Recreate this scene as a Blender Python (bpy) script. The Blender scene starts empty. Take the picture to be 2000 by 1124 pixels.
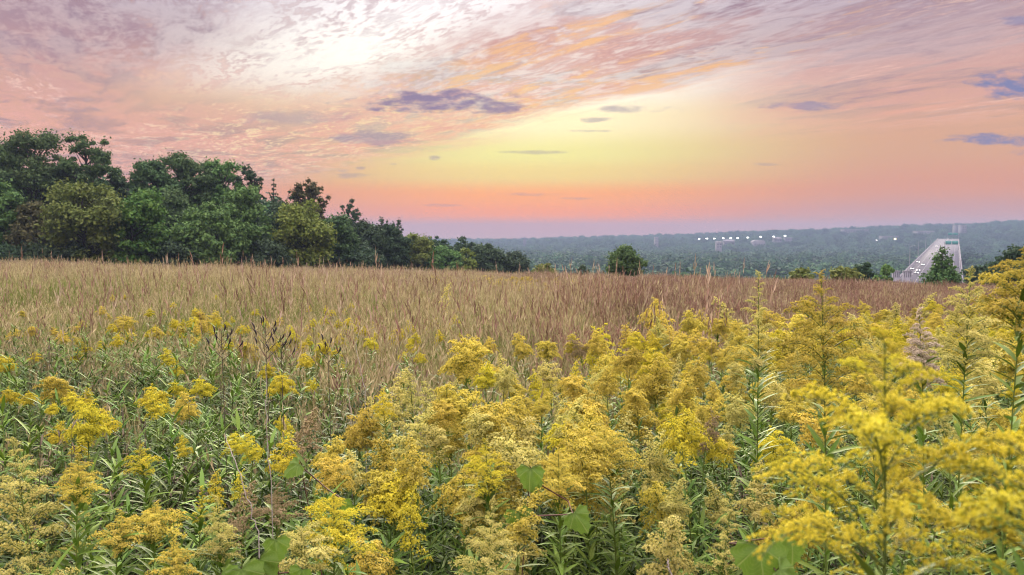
import bpy, math
import numpy as np
from math import radians, sin, cos, pi, tan, atan2
from mathutils import Matrix, Vector, Euler

SC = bpy.context.scene
COL = SC.collection

# ------------------------------------------------------------------ camera
EYE = 1.75
FPX = 1444.4          # focal length in pixels of the 2000 px wide photograph
PITCH = radians(3.65)
cam_d = bpy.data.cameras.new('camera')
cam_d.sensor_width = 36.0
cam_d.lens = 26.0
cam_d.clip_start = 0.05
cam_d.clip_end = 20000
cam_d.dof.use_dof = True
cam_d.dof.focus_distance = 3.3
cam_d.dof.aperture_fstop = 5.3
cam = bpy.data.objects.new('camera', cam_d)
COL.objects.link(cam)
cam.location = (0, 0, EYE)
cam.rotation_euler = (radians(90) - PITCH, 0, 0)
SC.camera = cam


def lin(r, g, b):
    o = []
    for c in (r, g, b):
        c = c / 255.0
        o.append(c / 12.92 if c <= 0.04045 else ((c + 0.055) / 1.055) ** 2.4)
    return tuple(o)


# ------------------------------------------------------------------ node expression helper
class NX:
    """tiny wrapper so that node maths can be written as expressions"""
    nt = None

    def __init__(self, s):
        self.s = s

    @staticmethod
    def m(op, *a, clamp=False):
        n = NX.nt.nodes.new('ShaderNodeMath')
        n.operation = op
        n.use_clamp = clamp
        for i, v in enumerate(a):
            if isinstance(v, NX):
                NX.nt.links.new(v.s, n.inputs[i])
            else:
                n.inputs[i].default_value = float(v)
        return NX(n.outputs[0])

    def __add__(self, o): return NX.m('ADD', self, o)
    __radd__ = __add__
    def __sub__(self, o): return NX.m('SUBTRACT', self, o)
    def __rsub__(self, o): return NX.m('SUBTRACT', o, self)
    def __mul__(self, o): return NX.m('MULTIPLY', self, o)
    __rmul__ = __mul__
    def __truediv__(self, o): return NX.m('DIVIDE', self, o)
    def __rtruediv__(self, o): return NX.m('DIVIDE', o, self)
    def __neg__(self): return NX.m('MULTIPLY', self, -1.0)


def smooth(a, b, x):
    """smoothstep from a to b (a may be above b)"""
    n = NX.nt.nodes.new('ShaderNodeMapRange')
    n.interpolation_type = 'SMOOTHSTEP'
    n.clamp = True
    NX.nt.links.new(x.s, n.inputs['Value'])
    if a <= b:
        n.inputs['From Min'].default_value, n.inputs['From Max'].default_value = a, b
        n.inputs['To Min'].default_value, n.inputs['To Max'].default_value = 0, 1
    else:
        n.inputs['From Min'].default_value, n.inputs['From Max'].default_value = b, a
        n.inputs['To Min'].default_value, n.inputs['To Max'].default_value = 1, 0
    return NX(n.outputs[0])


def vec(x, y, z=0.0):
    n = NX.nt.nodes.new('ShaderNodeCombineXYZ')
    for i, v in enumerate((x, y, z)):
        if isinstance(v, NX):
            NX.nt.links.new(v.s, n.inputs[i])
        else:
            n.inputs[i].default_value = v
    return NX(n.outputs[0])


def noise(v, scale, detail=4.0, rough=0.55, distortion=0.0):
    n = NX.nt.nodes.new('ShaderNodeTexNoise')
    n.noise_dimensions = '3D'
    NX.nt.links.new(v.s, n.inputs['Vector'])
    n.inputs['Scale'].default_value = scale
    n.inputs['Detail'].default_value = detail
    n.inputs['Roughness'].default_value = rough
    n.inputs['Distortion'].default_value = distortion
    return NX(n.outputs[0])


def ramp(x, stops, interp='EASE'):
    n = NX.nt.nodes.new('ShaderNodeValToRGB')
    n.color_ramp.interpolation = interp
    el = n.color_ramp.elements
    while len(el) < len(stops):
        el.new(0.5)
    for e, (p, c) in zip(el, stops):
        e.position = p
        e.color = (*c, 1)
    NX.nt.links.new(x.s, n.inputs[0])
    return NX(n.outputs[0])


def mixc(f, a, b, blend='MIX'):
    n = NX.nt.nodes.new('ShaderNodeMix')
    n.data_type = 'RGBA'
    n.blend_type = blend
    n.clamp_factor = True
    for i, v in ((0, f), (6, a), (7, b)):
        if isinstance(v, NX):
            NX.nt.links.new(v.s, n.inputs[i])
        elif i == 0:
            n.inputs[0].default_value = v
        else:
            n.inputs[i].default_value = (*v, 1)
    return NX(n.outputs[2])


# ------------------------------------------------------------------ world: sunset sky with cloud sheets
SUN_ELEV, SUN_AZ = radians(22.0), radians(1.0)
world = bpy.data.worlds.new('World')
SC.world = world
world.use_nodes = True
NX.nt = nt = world.node_tree
nt.nodes.clear()
tc = nt.nodes.new('ShaderNodeTexCoord')
sx = nt.nodes.new('ShaderNodeSeparateXYZ')
nt.links.new(tc.outputs['Generated'], sx.inputs[0])
X, Y, Z = NX(sx.outputs[0]), NX(sx.outputs[1]), NX(sx.outputs[2])
EL = NX.m('ARCSINE', NX.m('MINIMUM', NX.m('MAXIMUM', Z, -1), 1)) * 57.2958
AZ = NX.m('ARCTAN2', X, Y) * 57.2958
zc = NX.m('MAXIMUM', Z, 0.03)
PX, PY = X / zc, Y / zc
ACR = PX * 0.819 + PY * 0.574          # across the cloud streets
ALO = PY * 0.819 - PX * 0.574          # along them
elr = NX.m('MAXIMUM', EL, 0.0) * (1 / 40.0)
# clear sky, towards the glow and away from it
clear_sun = ramp(elr, [(0.0, lin(222, 164, 150)), (0.028, lin(226, 150, 132)), (0.050, (1.20, 0.33, 0.06)),
                       (0.085, (1.16, 0.42, 0.09)), (0.125, lin(255, 222, 130)), (0.165, lin(255, 243, 152)),
                       (0.225, (1.18, 1.04, 0.60)), (0.29, (1.2, 1.16, 1.0)), (0.46, (1.08, 1.02, 1.02)), (1.0, lin(232, 226, 228))])
clear_off = ramp(elr, [(0.0, lin(206, 160, 154)), (0.05, lin(216, 150, 132)), (0.085, lin(228, 152, 116)),
                       (0.16, lin(224, 168, 130)), (0.24, lin(226, 174, 144)), (0.33, lin(226, 196, 192)), (0.45, lin(224, 214, 228)),
                       (1.0, lin(224, 218, 224))])
aw = smooth(27.0, 1.0, NX.m('ABSOLUTE', AZ - 1.5))
aw2 = NX.m('MAXIMUM', aw, smooth(32.0, 6.0, NX.m('ABSOLUTE', AZ + 3.0)) * smooth(6.0, 14.0, EL) * smooth(20.0, 14.0, AZ))
col = mixc(aw2, clear_off, clear_sun)
# cloud sheets laid out in parallel streets at one height
pv = vec(ALO * 0.35, ACR, 0.0)
w1 = noise(pv, 1.1, 3.0) - 0.5
w2 = noise(vec(ALO * 0.5, ACR, 3.7), 3.2, 3.0, 0.6) - 0.5
acw = ACR + w1 * 1.1 + w2 * 0.35
warp = vec(ALO * 0.5 + w2 * 0.3, ACR + w1 * 0.5, 1.3)
fine = noise(warp, 6.0, 8.0, 0.68)
rip = noise(vec(ALO * 0.7 + ACR * 0.6 + w2 * 0.3, ACR * 1.8 - ALO * 0.3 + w1 * 0.5, 8.1), 14.0, 2.5, 0.6)
mid = noise(warp, 2.3, 5.0, 0.6, 0.3)
sheetA = smooth(1.25, 0.55, acw)
sheetB = smooth(3.85, 3.45, acw) * smooth(1.55, 2.35, acw)
sheetL = smooth(4.9, 7.2, ALO + w1 * 2.0) * smooth(4.8, 3.1, acw)
sheetR = smooth(12.0, 23.0, AZ) * smooth(6.0, 10.5, EL + w1 * 3.0) * 0.85
gap = smooth(1.3, 1.8, acw) * smooth(2.4, 1.8, acw)
dens = NX.m('MAXIMUM', NX.m('MAXIMUM', sheetA, sheetB), NX.m('MAXIMUM', sheetL, sheetR))
tex = smooth(0.40, 0.60, fine * 0.45 + rip * 0.30 + mid * 0.3 - 0.04)
cover = NX.m('MULTIPLY', dens * smooth(1.5, 5.0, EL), tex * 0.62 + 0.50, clamp=True)
wisp = smooth(0.45, 0.57, rip * 0.5 + fine * 0.5) * smooth(0.36, 0.56, mid) * 0.6 * smooth(7, 11, EL) * smooth(2.5, 1.9, acw)
cover = NX.m('MAXIMUM', cover, wisp)
ccol_sun = ramp(elr, [(0.0, lin(226, 150, 132)), (0.13, lin(246, 172, 140)), (0.22, lin(242, 172, 146)),
                      (0.33, lin(218, 162, 150)), (0.45, lin(202, 164, 166)), (1.0, lin(194, 178, 188))])
ccol_off = ramp(elr, [(0.0, lin(214, 156, 146)), (0.18, lin(238, 174, 156)), (0.27, lin(216, 164, 154)),
                      (0.36, lin(174, 142, 152)), (0.46, lin(158, 138, 158)), (1.0, lin(186, 174, 188))])
ccol = mixc(aw, ccol_off, ccol_sun)
rmask = smooth(0.42, 0.58, noise(vec(ALO * 0.5, ACR, 21.0), 1.3, 2.0))
ccol = mixc(rmask * smooth(0.49, 0.62, rip * 0.5 + fine * 0.5) * (0.75 - smooth(9.0, 14.0, EL) * 0.3), ccol, lin(255, 216, 196))
ccol = mixc(smooth(0.54, 0.38, mid) * 0.8, ccol, lin(156, 130, 146))
col = mixc(cover, col, ccol)
# streaks lit from below near the glow
st = noise(vec(ALO * 0.11 + w2 * 0.25, ACR * 1.0 + w1 * 0.35, 5.5), 3.4, 5.0, 0.62, 0.4)
streak = NX.m('MAXIMUM', smooth(0.53, 0.62, st), smooth(0.55, 0.63, noise(vec(ALO * 0.22 + w2 * 0.3, ACR + w1 * 0.3, 15.5), 6.5, 5.0, 0.65)) * 0.9) * smooth(0.40, 0.56, fine)
lit = streak * smooth(1.9, 2.5, acw) * smooth(4.1, 3.3, acw) * smooth(26, 6, NX.m('ABSOLUTE', AZ - 7)) * smooth(23.0, 15.0, EL)
col = mixc(lit * 0.85, col, lin(255, 198, 130))
lit2 = smooth(0.49, 0.60, fine * 0.6 + rip * 0.4) * dens * smooth(24, 10, NX.m('ABSOLUTE', AZ + 8)) * smooth(3.5, 6, EL) * smooth(15, 9, EL)
col = mixc(lit2 * 0.9, col, lin(255, 222, 170))
# small dark stratus at given directions
gx = X / NX.m('MAXIMUM', Y, 0.05)
gz = Z / NX.m('MAXIMUM', Y, 0.05)
en = noise(vec(gx * 1.0, gz * 3.2, 0.0), 26.0, 5.0, 0.62) - 0.5
en2 = noise(vec(gx * 1.0, gz * 3.0, 4.0), 9.0, 3.0, 0.6) - 0.5
front = smooth(0.05, 0.2, Y)
dark = None
for (cx, cy, rx, ry, k) in [(855, 203, 165, 21, 1.0), (965, 212, 70, 15, .9), (735, 272, 80, 14, .55), (1960, 172, 75, 30, 1.0),
                            (1935, 276, 100, 13, .9), (1995, 300, 45, 6, .7), (1245, 217, 85, 8, .6), (1165, 238, 36, 5, .5),
                            (1550, 211, 85, 8, .6), (1145, 259, 42, 3, .4), (1035, 300, 62, 4, .4), (850, 311, 13, 5, .5),
                            (766, 323, 16, 4, .5), (708, 331, 10, 4, .45), (1975, 50, 50, 10, .6), (635, 335, 52, 7, .45), (1040, 381, 52, 4, .35),
                            (1130, 389, 40, 3, .3), (870, 402, 44, 3, .3), (680, 345, 50, 6, .4), (600, 232, 140, 16, .3), (1490, 323, 30, 3, .25)]:
    u = (gx - (cx - 1000) / FPX) * (FPX / rx)
    # gnomonic height of a row: the horizon is row 470
    v = (gz - (470 - cy) / FPX * 1.0) * (FPX / ry)
    q = u * u + v * v + en * 5.0 + en2 * 3.0
    e = smooth(1.3, -0.2, q) * k
    dark = e if dark is None else NX.m('MAXIMUM', dark, e)
dark = dark * front
dcol = mixc(smooth(8, 26, NX.m('ABSOLUTE', AZ)), lin(146, 126, 156), lin(128, 130, 172))
col = mixc(dark, col, dcol)
# faint lit trail towards the side of the frame
tr = smooth(0.006, 0.0, NX.m('ABSOLUTE', gz - 0.162 - (gx - 0.45) * 0.14 - en * 0.004)) * smooth(.43, .52, gx) * smooth(.66, .58, gx) * front
col = mixc(tr * 0.55, col, lin(246, 178, 150))
# upper sky, above the view, gets added brightness to light the foreground
gain = 1.0 + smooth(15.0, 70.0, EL) * 6.6
hsv = nt.nodes.new('ShaderNodeVectorMath')
hsv.operation = 'SCALE'
nt.links.new(col.s, hsv.inputs[0])
nt.links.new(gain.s, hsv.inputs['Scale'])
bg = nt.nodes.new('ShaderNodeBackground')
bg.inputs['Strength'].default_value = 1.0
nt.links.new(hsv.outputs[0], bg.inputs['Color'])
sky = nt.nodes.new('ShaderNodeTexSky')
sky.sky_type = 'NISHITA'
sky.sun_disc = False
sky.sun_elevation = SUN_ELEV
sky.sun_rotation = SUN_AZ
bg2 = nt.nodes.new('ShaderNodeBackground')
bg2.inputs['Strength'].default_value = 0.001
nt.links.new(sky.outputs[0], bg2.inputs['Color'])
ad = nt.nodes.new('ShaderNodeAddShader')
nt.links.new(bg.outputs[0], ad.inputs[0])
nt.links.new(bg2.outputs[0], ad.inputs[1])
wo = nt.nodes.new('ShaderNodeOutputWorld')
nt.links.new(ad.outputs[0], wo.inputs[0])
try:
    world.cycles.sampling_method = 'MANUAL'
    world.cycles.sample_map_resolution = 512
except Exception:
    pass

# sun veiled by cloud ahead, lamp raised and widened to lift the foreground
sun_d = bpy.data.lights.new('sun', 'SUN')
sun_d.energy = 5.0
sun_d.angle = radians(40)
sun_d.color = (1.0, 0.88, 0.70)
sun = bpy.data.objects.new('sun', sun_d)
COL.objects.link(sun)
sdir = Vector((sin(SUN_AZ) * cos(SUN_ELEV), cos(SUN_AZ) * cos(SUN_ELEV), sin(SUN_ELEV)))
sun.rotation_euler = (-sdir).to_track_quat('-Z', 'Y').to_euler()
sun.location = (0, 40, 30)

SC.view_settings.view_transform = 'Standard'
SC.view_settings.look = 'None'
SC.view_settings.gamma = 1.0
SC.view_settings.exposure = 0.0
SC.view_settings.use_curve_mapping = False
SC.cycles.use_denoising = True
SC.cycles.max_bounces = 6
SC.cycles.diffuse_bounces = 1
SC.cycles.adaptive_threshold = 0.02
SC.cycles.glossy_bounces = 2
SC.cycles.transmission_bounces = 4
SC.cycles.volume_bounces = 0
SC.cycles.pixel_filter_type = 'BLACKMAN_HARRIS'
SC.cycles.filter_width = 1.0
SC.cycles.sample_clamp_indirect = 6.0


# ------------------------------------------------------------------ general helpers
def at(px, py, depth):
    """photograph pixel at a given depth (metres along +Y) -> world point"""
    a = (px - 1000) / FPX
    b = -(py - 562) / FPX
    dy = cos(PITCH) + b * sin(PITCH)
    dz = -sin(PITCH) + b * cos(PITCH)
    k = depth / dy
    return np.array([a * k, depth, EYE + dz * k])


def sst(a, b, x):
    t = np.clip((x - a) / (b - a), 0, 1)
    return t * t * (3 - 2 * t)


SKY_PX = [-400, 985, 1200, 1350, 1500, 1650, 1800, 1900, 2000, 2600]
SKY_Y = [474, 473, 466, 463, 458, 453, 449, 447, 442, 440]


def height(x, y):
    x = np.asarray(x, float)
    y = np.asarray(y, float)
    zf = -0.039 * np.maximum(y, -30) - 0.024 * np.clip(x, -150, 150)
    zf = zf + 0.10 * np.sin(x * 0.21 + 1.0) * np.sin(y * 0.17) * sst(6, 30, np.hypot(x, y))
    s = 0.35 * x + 0.94 * y - 75
    t = sst(0, 340, s)
    z = zf * (1 - t) - 37.0 * t
    r = np.hypot(x, y)
    az = np.arctan2(x, np.maximum(y, 1e-3))
    px = np.clip(1000 + FPX * np.tan(np.clip(az, -1.0, 1.0)), -400, 2600)
    top = (470 - np.interp(px, SKY_PX, SKY_Y)) * 2200 / FPX + EYE - 12
    far = sst(1150, 2200, r) * sst(-200, 600, y)
    z = z * (1 - far) + top * far
    z = z + far * (1 - sst(1950, 2200, r)) * 5 * np.sin(px * 0.011 + r * 0.002) * np.sin(r * 0.0041 + px * .004)
    return z


def mesh(name, verts, quads=None, tris=None, mats=(), qmat=None, tmat=None, smooth_shade=False):
    me = bpy.data.meshes.new(name)
    verts = np.asarray(verts, np.float32)
    quads = np.zeros((0, 4), np.int32) if quads is None or len(quads) == 0 else np.asarray(quads, np.int32)
    tris = np.zeros((0, 3), np.int32) if tris is None or len(tris) == 0 else np.asarray(tris, np.int32)
    nq, ntr = len(quads), len(tris)
    me.vertices.add(len(verts))
    me.vertices.foreach_set('co', verts.ravel())
    me.loops.add(nq * 4 + ntr * 3)
    me.loops.foreach_set('vertex_index', np.concatenate([quads.ravel(), tris.ravel()]).astype(np.int32))
    me.polygons.add(nq + ntr)
    starts = np.concatenate([np.arange(nq) * 4, nq * 4 + np.arange(ntr) * 3]).astype(np.int32)
    me.polygons.foreach_set('loop_start', starts)
    for m in mats:
        me.materials.append(m)
    mi = np.zeros(nq + ntr, np.int32)
    if qmat is not None:
        mi[:nq] = qmat
    if tmat is not None:
        mi[nq:] = tmat
    me.polygons.foreach_set('material_index', mi)
    if smooth_shade:
        me.polygons.foreach_set('use_smooth', np.ones(nq + ntr, bool))
    me.update(calc_edges=True)
    return me


class Geo:
    """collects pieces of ONE mesh"""
    def __init__(self):
        self.v, self.q, self.t, self.qm, self.tm, self.n = [], [], [], [], [], 0

    def add(self, v, q=None, t=None, m=0):
        v = np.asarray(v, float).reshape(-1, 3)
        if q is not None and len(q):
            q = np.asarray(q)
            self.q.append(q + self.n)
            self.qm.append(np.full(len(q), m))
        if t is not None and len(t):
            t = np.asarray(t)
            self.t.append(t + self.n)
            self.tm.append(np.full(len(t), m) if np.isscalar(m) else np.asarray(m))
        self.v.append(v)
        self.n += len(v)

    def inst(self, tv, M, pos, q=None, t=None, m=0):
        """copies of template verts tv (n,3) with matrices M (k,3,3) at pos (k,3)"""
        k, n = len(pos), len(tv)
        v = np.einsum('kij,nj->kni', M, tv) + pos[:, None, :]
        off = (np.arange(k) * n)[:, None, None]
        Q = None if q is None else (np.asarray(q)[None] + off).reshape(-1, 4)
        T = None if t is None else (np.asarray(t)[None] + off).reshape(-1, 3)
        mm = m if np.isscalar(m) else np.tile(m, k)
        self.add(v.reshape(-1, 3), Q, T, mm)

    def tube(self, pts, radii, sides=5, m=0):
        pts = np.asarray(pts, float)
        n = len(pts)
        radii = np.broadcast_to(np.asarray(radii, float), (n,))
        d = np.gradient(pts, axis=0)
        d /= np.linalg.norm(d, axis=1)[:, None] + 1e-9
        ref = np.array([0, 0, 1.0]) if abs(d[0, 2]) < 0.8 else np.array([1.0, 0, 0])
        a = np.cross(d, ref)
        a /= np.linalg.norm(a, axis=1)[:, None] + 1e-9
        b = np.cross(d, a)
        th = np.arange(sides) / sides * 2 * pi
        v = pts[:, None] + radii[:, None, None] * (np.cos(th)[None, :, None] * a[:, None] + np.sin(th)[None, :, None] * b[:, None])
        i = np.arange(n - 1)[:, None] * sides
        j = np.arange(sides)[None]
        j2 = (j + 1) % sides
        q = np.stack([i + j, i + j2, i + sides + j2, i + sides + j], -1).reshape(-1, 4)
        self.add(v.reshape(-1, 3), q, None, m)

    def box(self, c, s, rz=0.0, m=0):
        c = np.asarray(c, float)
        h = np.asarray(s, float) / 2
        v = np.array([[x, y, z] for z in (-1, 1) for y in (-1, 1) for x in (-1, 1)], float) * h
        R = np.array([[cos(rz), -sin(rz), 0], [sin(rz), cos(rz), 0], [0, 0, 1]])
        self.add(v @ R.T + c, [[0, 2, 3, 1], [4, 5, 7, 6], [0, 1, 5, 4], [2, 6, 7, 3], [0, 4, 6, 2], [1, 3, 7, 5]], None, m)

    def hexa(self, v8, m=0):
        self.add(v8, [[0, 2, 3, 1], [4, 5, 7, 6], [0, 1, 5, 4], [2, 6, 7, 3], [0, 4, 6, 2], [1, 3, 7, 5]], None, m)

    def mesh(self, name, mats, smooth_shade=False):
        cat = lambda l: np.concatenate(l) if l else None
        return mesh(name, np.concatenate(self.v), cat(self.q), cat(self.t), mats, cat(self.qm), cat(self.tm), smooth_shade)


def tag(o, label=None, cat=None, group=None, kind=None):
    if label: o['label'] = label
    if cat: o['category'] = cat
    if group: o['group'] = group
    if kind: o['kind'] = kind
    return o


def link(name, me, parent=None, loc=None, rot=None, scale=None):
    o = bpy.data.objects.new(name, me)
    COL.objects.link(o)
    if parent is not None:
        o.parent = parent
    if loc is not None:
        o.location = loc
    if rot is not None:
        o.rotation_euler = rot
    if scale is not None:
        o.scale = (scale,) * 3 if np.isscalar(scale) else scale
    return o


def empty(name, loc, rz=0.0, scale=1.0):
    o = link(name, None, None, loc, (0, 0, rz), scale)
    o.empty_display_size = 0.1
    return o


def rotmats(rng, k):
    """k random rotation matrices"""
    q = rng.normal(size=(k, 4))
    q /= np.linalg.norm(q, axis=1)[:, None]
    w, x, y, z = q.T
    return np.stack([np.stack([1 - 2 * (y * y + z * z), 2 * (x * y - z * w), 2 * (x * z + y * w)], -1),
                     np.stack([2 * (x * y + z * w), 1 - 2 * (x * x + z * z), 2 * (y * z - x * w)], -1),
                     np.stack([2 * (x * z - y * w), 2 * (y * z + x * w), 1 - 2 * (x * x + y * y)], -1)], 1)


def frames(dirs, ups):
    """matrices whose x axis is dirs, z axis close to ups"""
    d = dirs / (np.linalg.norm(dirs, axis=1)[:, None] + 1e-9)
    yv = np.cross(ups, d)
    yv /= np.linalg.norm(yv, axis=1)[:, None] + 1e-9
    zv = np.cross(d, yv)
    return np.stack([d, yv, zv], -1)


# ------------------------------------------------------------------ materials
def new_mat(name):
    m = bpy.data.materials.new(name)
    m.use_nodes = True
    m.node_tree.nodes.clear()
    NX.nt = m.node_tree
    return m, m.node_tree


def leaf_mat(name, c1, c2, transl=0.35, rough=0.55, objvar=0.25, spec=0.25, tcol=None, huej=0.03):
    """plant tissue: two colours mixed per leaf, brightness varied per plant, light passing through"""
    m, t = new_mat(name)
    geo = t.nodes.new('ShaderNodeNewGeometry')
    oi = t.nodes.new('ShaderNodeObjectInfo')
    c = mixc(NX(geo.outputs['Random Per Island']), c1, c2)
    val = NX(oi.outputs['Random']) * (2 * objvar) + (1 - objvar)
    h = t.nodes.new('ShaderNodeHueSaturation')
    t.links.new(c.s, h.inputs['Color'])
    t.links.new(val.s, h.inputs['Value'])
    hue = NX(oi.outputs['Random'])
    hh = NX.m('FRACT', hue * 7.31) * huej + (0.5 - huej / 2)
    t.links.new(hh.s, h.inputs['Hue'])
    p = t.nodes.new('ShaderNodeBsdfPrincipled')
    p.inputs['Roughness'].default_value = rough
    p.inputs['Specular IOR Level'].default_value = spec
    t.links.new(h.outputs[0], p.inputs['Base Color'])
    out = t.nodes.new('ShaderNodeOutputMaterial')
    if transl > 0:
        tr = t.nodes.new('ShaderNodeBsdfTranslucent')
        if tcol is None:
            t.links.new(h.outputs[0], tr.inputs['Color'])
        else:
            tr.inputs['Color'].default_value = (*tcol, 1)
        mx = t.nodes.new('ShaderNodeMixShader')
        mx.inputs[0].default_value = transl
        t.links.new(p.outputs[0], mx.inputs[1])
        t.links.new(tr.outputs[0], mx.inputs[2])
        t.links.new(mx.outputs[0], out.inputs[0])
    else:
        t.links.new(p.outputs[0], out.inputs[0])
    return m


def vein_leaf_mat(name, c1, c2, cv):
    m, t = new_mat(name)
    tcn = t.nodes.new('ShaderNodeTexCoord')
    sp = t.nodes.new('ShaderNodeSeparateXYZ')
    t.links.new(tcn.outputs['Object'], sp.inputs[0])
    ang = NX.m('ARCTAN2', NX(sp.outputs[1]), NX(sp.outputs[0]) - 0.004)
    rad = NX.m('SQRT', NX(sp.outputs[0]) * NX(sp.outputs[0]) + NX(sp.outputs[1]) * NX(sp.outputs[1]))
    main = smooth(0.965, 0.995, NX.m('COSINE', ang * 7.0))
    side = smooth(0.88, 0.97, NX.m('SINE', rad * 700.0 + NX.m('COSINE', ang * 7.0) * 5.0)) * 0.45
    n = noise(NX(tcn.outputs['Object']), 60.0, 4.0)
    c = mixc(n, c1, c2)
    vn = NX.m('MAXIMUM', main, side)
    c = mixc(vn * 0.55, c, cv)
    p = t.nodes.new('ShaderNodeBsdfPrincipled')
    p.inputs['Roughness'].default_value = 0.5
    p.inputs['Specular IOR Level'].default_value = 0.25
    t.links.new(c.s, p.inputs['Base Color'])
    b = t.nodes.new('ShaderNodeBump')
    b.inputs['Strength'].default_value = 0.5
    b.inputs['Distance'].default_value = 0.002
    h = 1.0 - vn
    t.links.new(h.s, b.inputs['Height'])
    t.links.new(b.outputs[0], p.inputs['Normal'])
    tr = t.nodes.new('ShaderNodeBsdfTranslucent')
    t.links.new(c.s, tr.inputs['Color'])
    mx = t.nodes.new('ShaderNodeMixShader')
    mx.inputs[0].default_value = 0.35
    t.links.new(p.outputs[0], mx.inputs[1])
    t.links.new(tr.outputs[0], mx.inputs[2])
    out = t.nodes.new('ShaderNodeOutputMaterial')
    t.links.new(mx.outputs[0], out.inputs[0])
    return m


def plain_mat(name, c1, c2=None, rough=0.7, scale=3.0, metal=0.0, bump=0.0):
    m, t = new_mat(name)
    p = t.nodes.new('ShaderNodeBsdfPrincipled')
    p.inputs['Roughness'].default_value = rough
    p.inputs['Metallic'].default_value = metal
    tcn = t.nodes.new('ShaderNodeTexCoord')
    n = noise(NX(tcn.outputs['Object']), scale, 6.0, 0.6)
    c = mixc(smooth(0.3, 0.7, n), c1, c2 if c2 else tuple(v * 0.8 for v in c1))
    t.links.new(c.s, p.inputs['Base Color'])
    if bump:
        b = t.nodes.new('ShaderNodeBump')
        b.inputs['Strength'].default_value = bump
        t.links.new(n.s, b.inputs['Height'])
        t.links.new(b.outputs[0], p.inputs['Normal'])
    out = t.nodes.new('ShaderNodeOutputMaterial')
    t.links.new(p.outputs[0], out.inputs[0])
    return m


def lamp_mat(name, c, strength):
    m, t = new_mat(name)
    e = t.nodes.new('ShaderNodeEmission')
    e.inputs[0].default_value = (*c, 1)
    e.inputs[1].default_value = strength
    out = t.nodes.new('ShaderNodeOutputMaterial')
    t.links.new(e.outputs[0], out.inputs[0])
    return m


M = {}
M['soil'] = plain_mat('soil', (0.022, 0.020, 0.010), (0.014, 0.020, 0.008), 0.95, 0.8, 0, 0.4)
M['stem'] = leaf_mat('goldenrod_stem', (0.22, 0.29, 0.06), (0.15, 0.21, 0.045), 0.1)
M['leaf'] = leaf_mat('goldenrod_leaf', (0.060, 0.140, 0.014), (0.215, 0.330, 0.044), 0.15, 0.42, 0.25, 0.2)
M['leaf_dark'] = leaf_mat('weed_leaf', (0.020, 0.048, 0.008), (0.082, 0.145, 0.022), 0.06, 0.45, 0.35, 0.15)
M['leaf_dry'] = leaf_mat('dry_leaf', (0.07, 0.05, 0.03), (0.17, 0.135, 0.08), 0.1, 0.7, 0.3)
M['grape'] = vein_leaf_mat('grape_leaf', (0.09, 0.19, 0.022), (0.17, 0.27, 0.035), (0.30, 0.38, 0.10))
PET = {'Y': ((0.92, 0.80, 0.04), (0.90, 0.83, 0.13), (0.52, 0.58, 0.09)),
       'O': ((0.90, 0.75, 0.07), (0.90, 0.79, 0.22), (0.54, 0.56, 0.13)),
       'P': ((0.88, 0.81, 0.20), (0.80, 0.76, 0.28), (0.48, 0.56, 0.15)),
       'D': ((0.66, 0.54, 0.06), (0.74, 0.63, 0.16), (0.38, 0.41, 0.09)),
       'B': ((0.38, 0.29, 0.15), (0.56, 0.46, 0.24), (0.32, 0.29, 0.15)),
       'W': ((0.72, 0.58, 0.36), (0.95, 0.87, 0.68), (0.48, 0.36, 0.22))}
for k, (a, b, c) in PET.items():
    M['petal' + k] = leaf_mat('floret_' + {'Y': 'yellow', 'O': 'ochre', 'P': 'pale', 'D': 'dull', 'B': 'brown', 'W': 'fluff'}[k], a, b, 0.2, 0.7, 0.12, 0.05, None, 0.014)
    M['base' + k] = leaf_mat('bud_' + {'Y': 'yellow', 'O': 'ochre', 'P': 'pale', 'D': 'dull', 'B': 'brown', 'W': 'fluff'}[k], tuple(v * .7 for v in c), tuple(v * 1.05 for v in c), 0.2, 0.7, 0.1, 0.05, None, 0.014)
M['grass_green'] = leaf_mat('grass_green', (0.085, 0.145, 0.018), (0.27, 0.335, 0.06), 0.12, 0.6, 0.3, 0.1)
M['grass_tan'] = leaf_mat('grass_tan', (0.28, 0.23, 0.10), (0.66, 0.58, 0.32), 0.12, 0.7, 0.25, 0.1)
M['grass_pink'] = leaf_mat('grass_pink', (0.30, 0.21, 0.14), (0.62, 0.50, 0.35), 0.12, 0.7, 0.25, 0.1)
M['grass_red'] = leaf_mat('grass_red', (0.17, 0.095, 0.062), (0.42, 0.29, 0.20), 0.12, 0.7, 0.3, 0.1)
M['bark'] = plain_mat('bark', (0.06, 0.05, 0.04), (0.03, 0.026, 0.022), 0.95, 2.0, 0, 0.6)
M['pod'] = plain_mat('pod_black', (0.02, 0.016, 0.014), (0.045, 0.03, 0.025), 0.7, 20)
M['dry_stalk'] = plain_mat('dry_stalk', (0.52, 0.47, 0.42), (0.40, 0.34, 0.29), 0.8, 15)
M['twig'] = plain_mat('twig_brown', (0.10, 0.085, 0.05), (0.06, 0.045, 0.03), 0.8, 12)
M['vine'] = plain_mat('vine_red', (0.12, 0.035, 0.025), (0.08, 0.05, 0.03), 0.7, 10)


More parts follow.
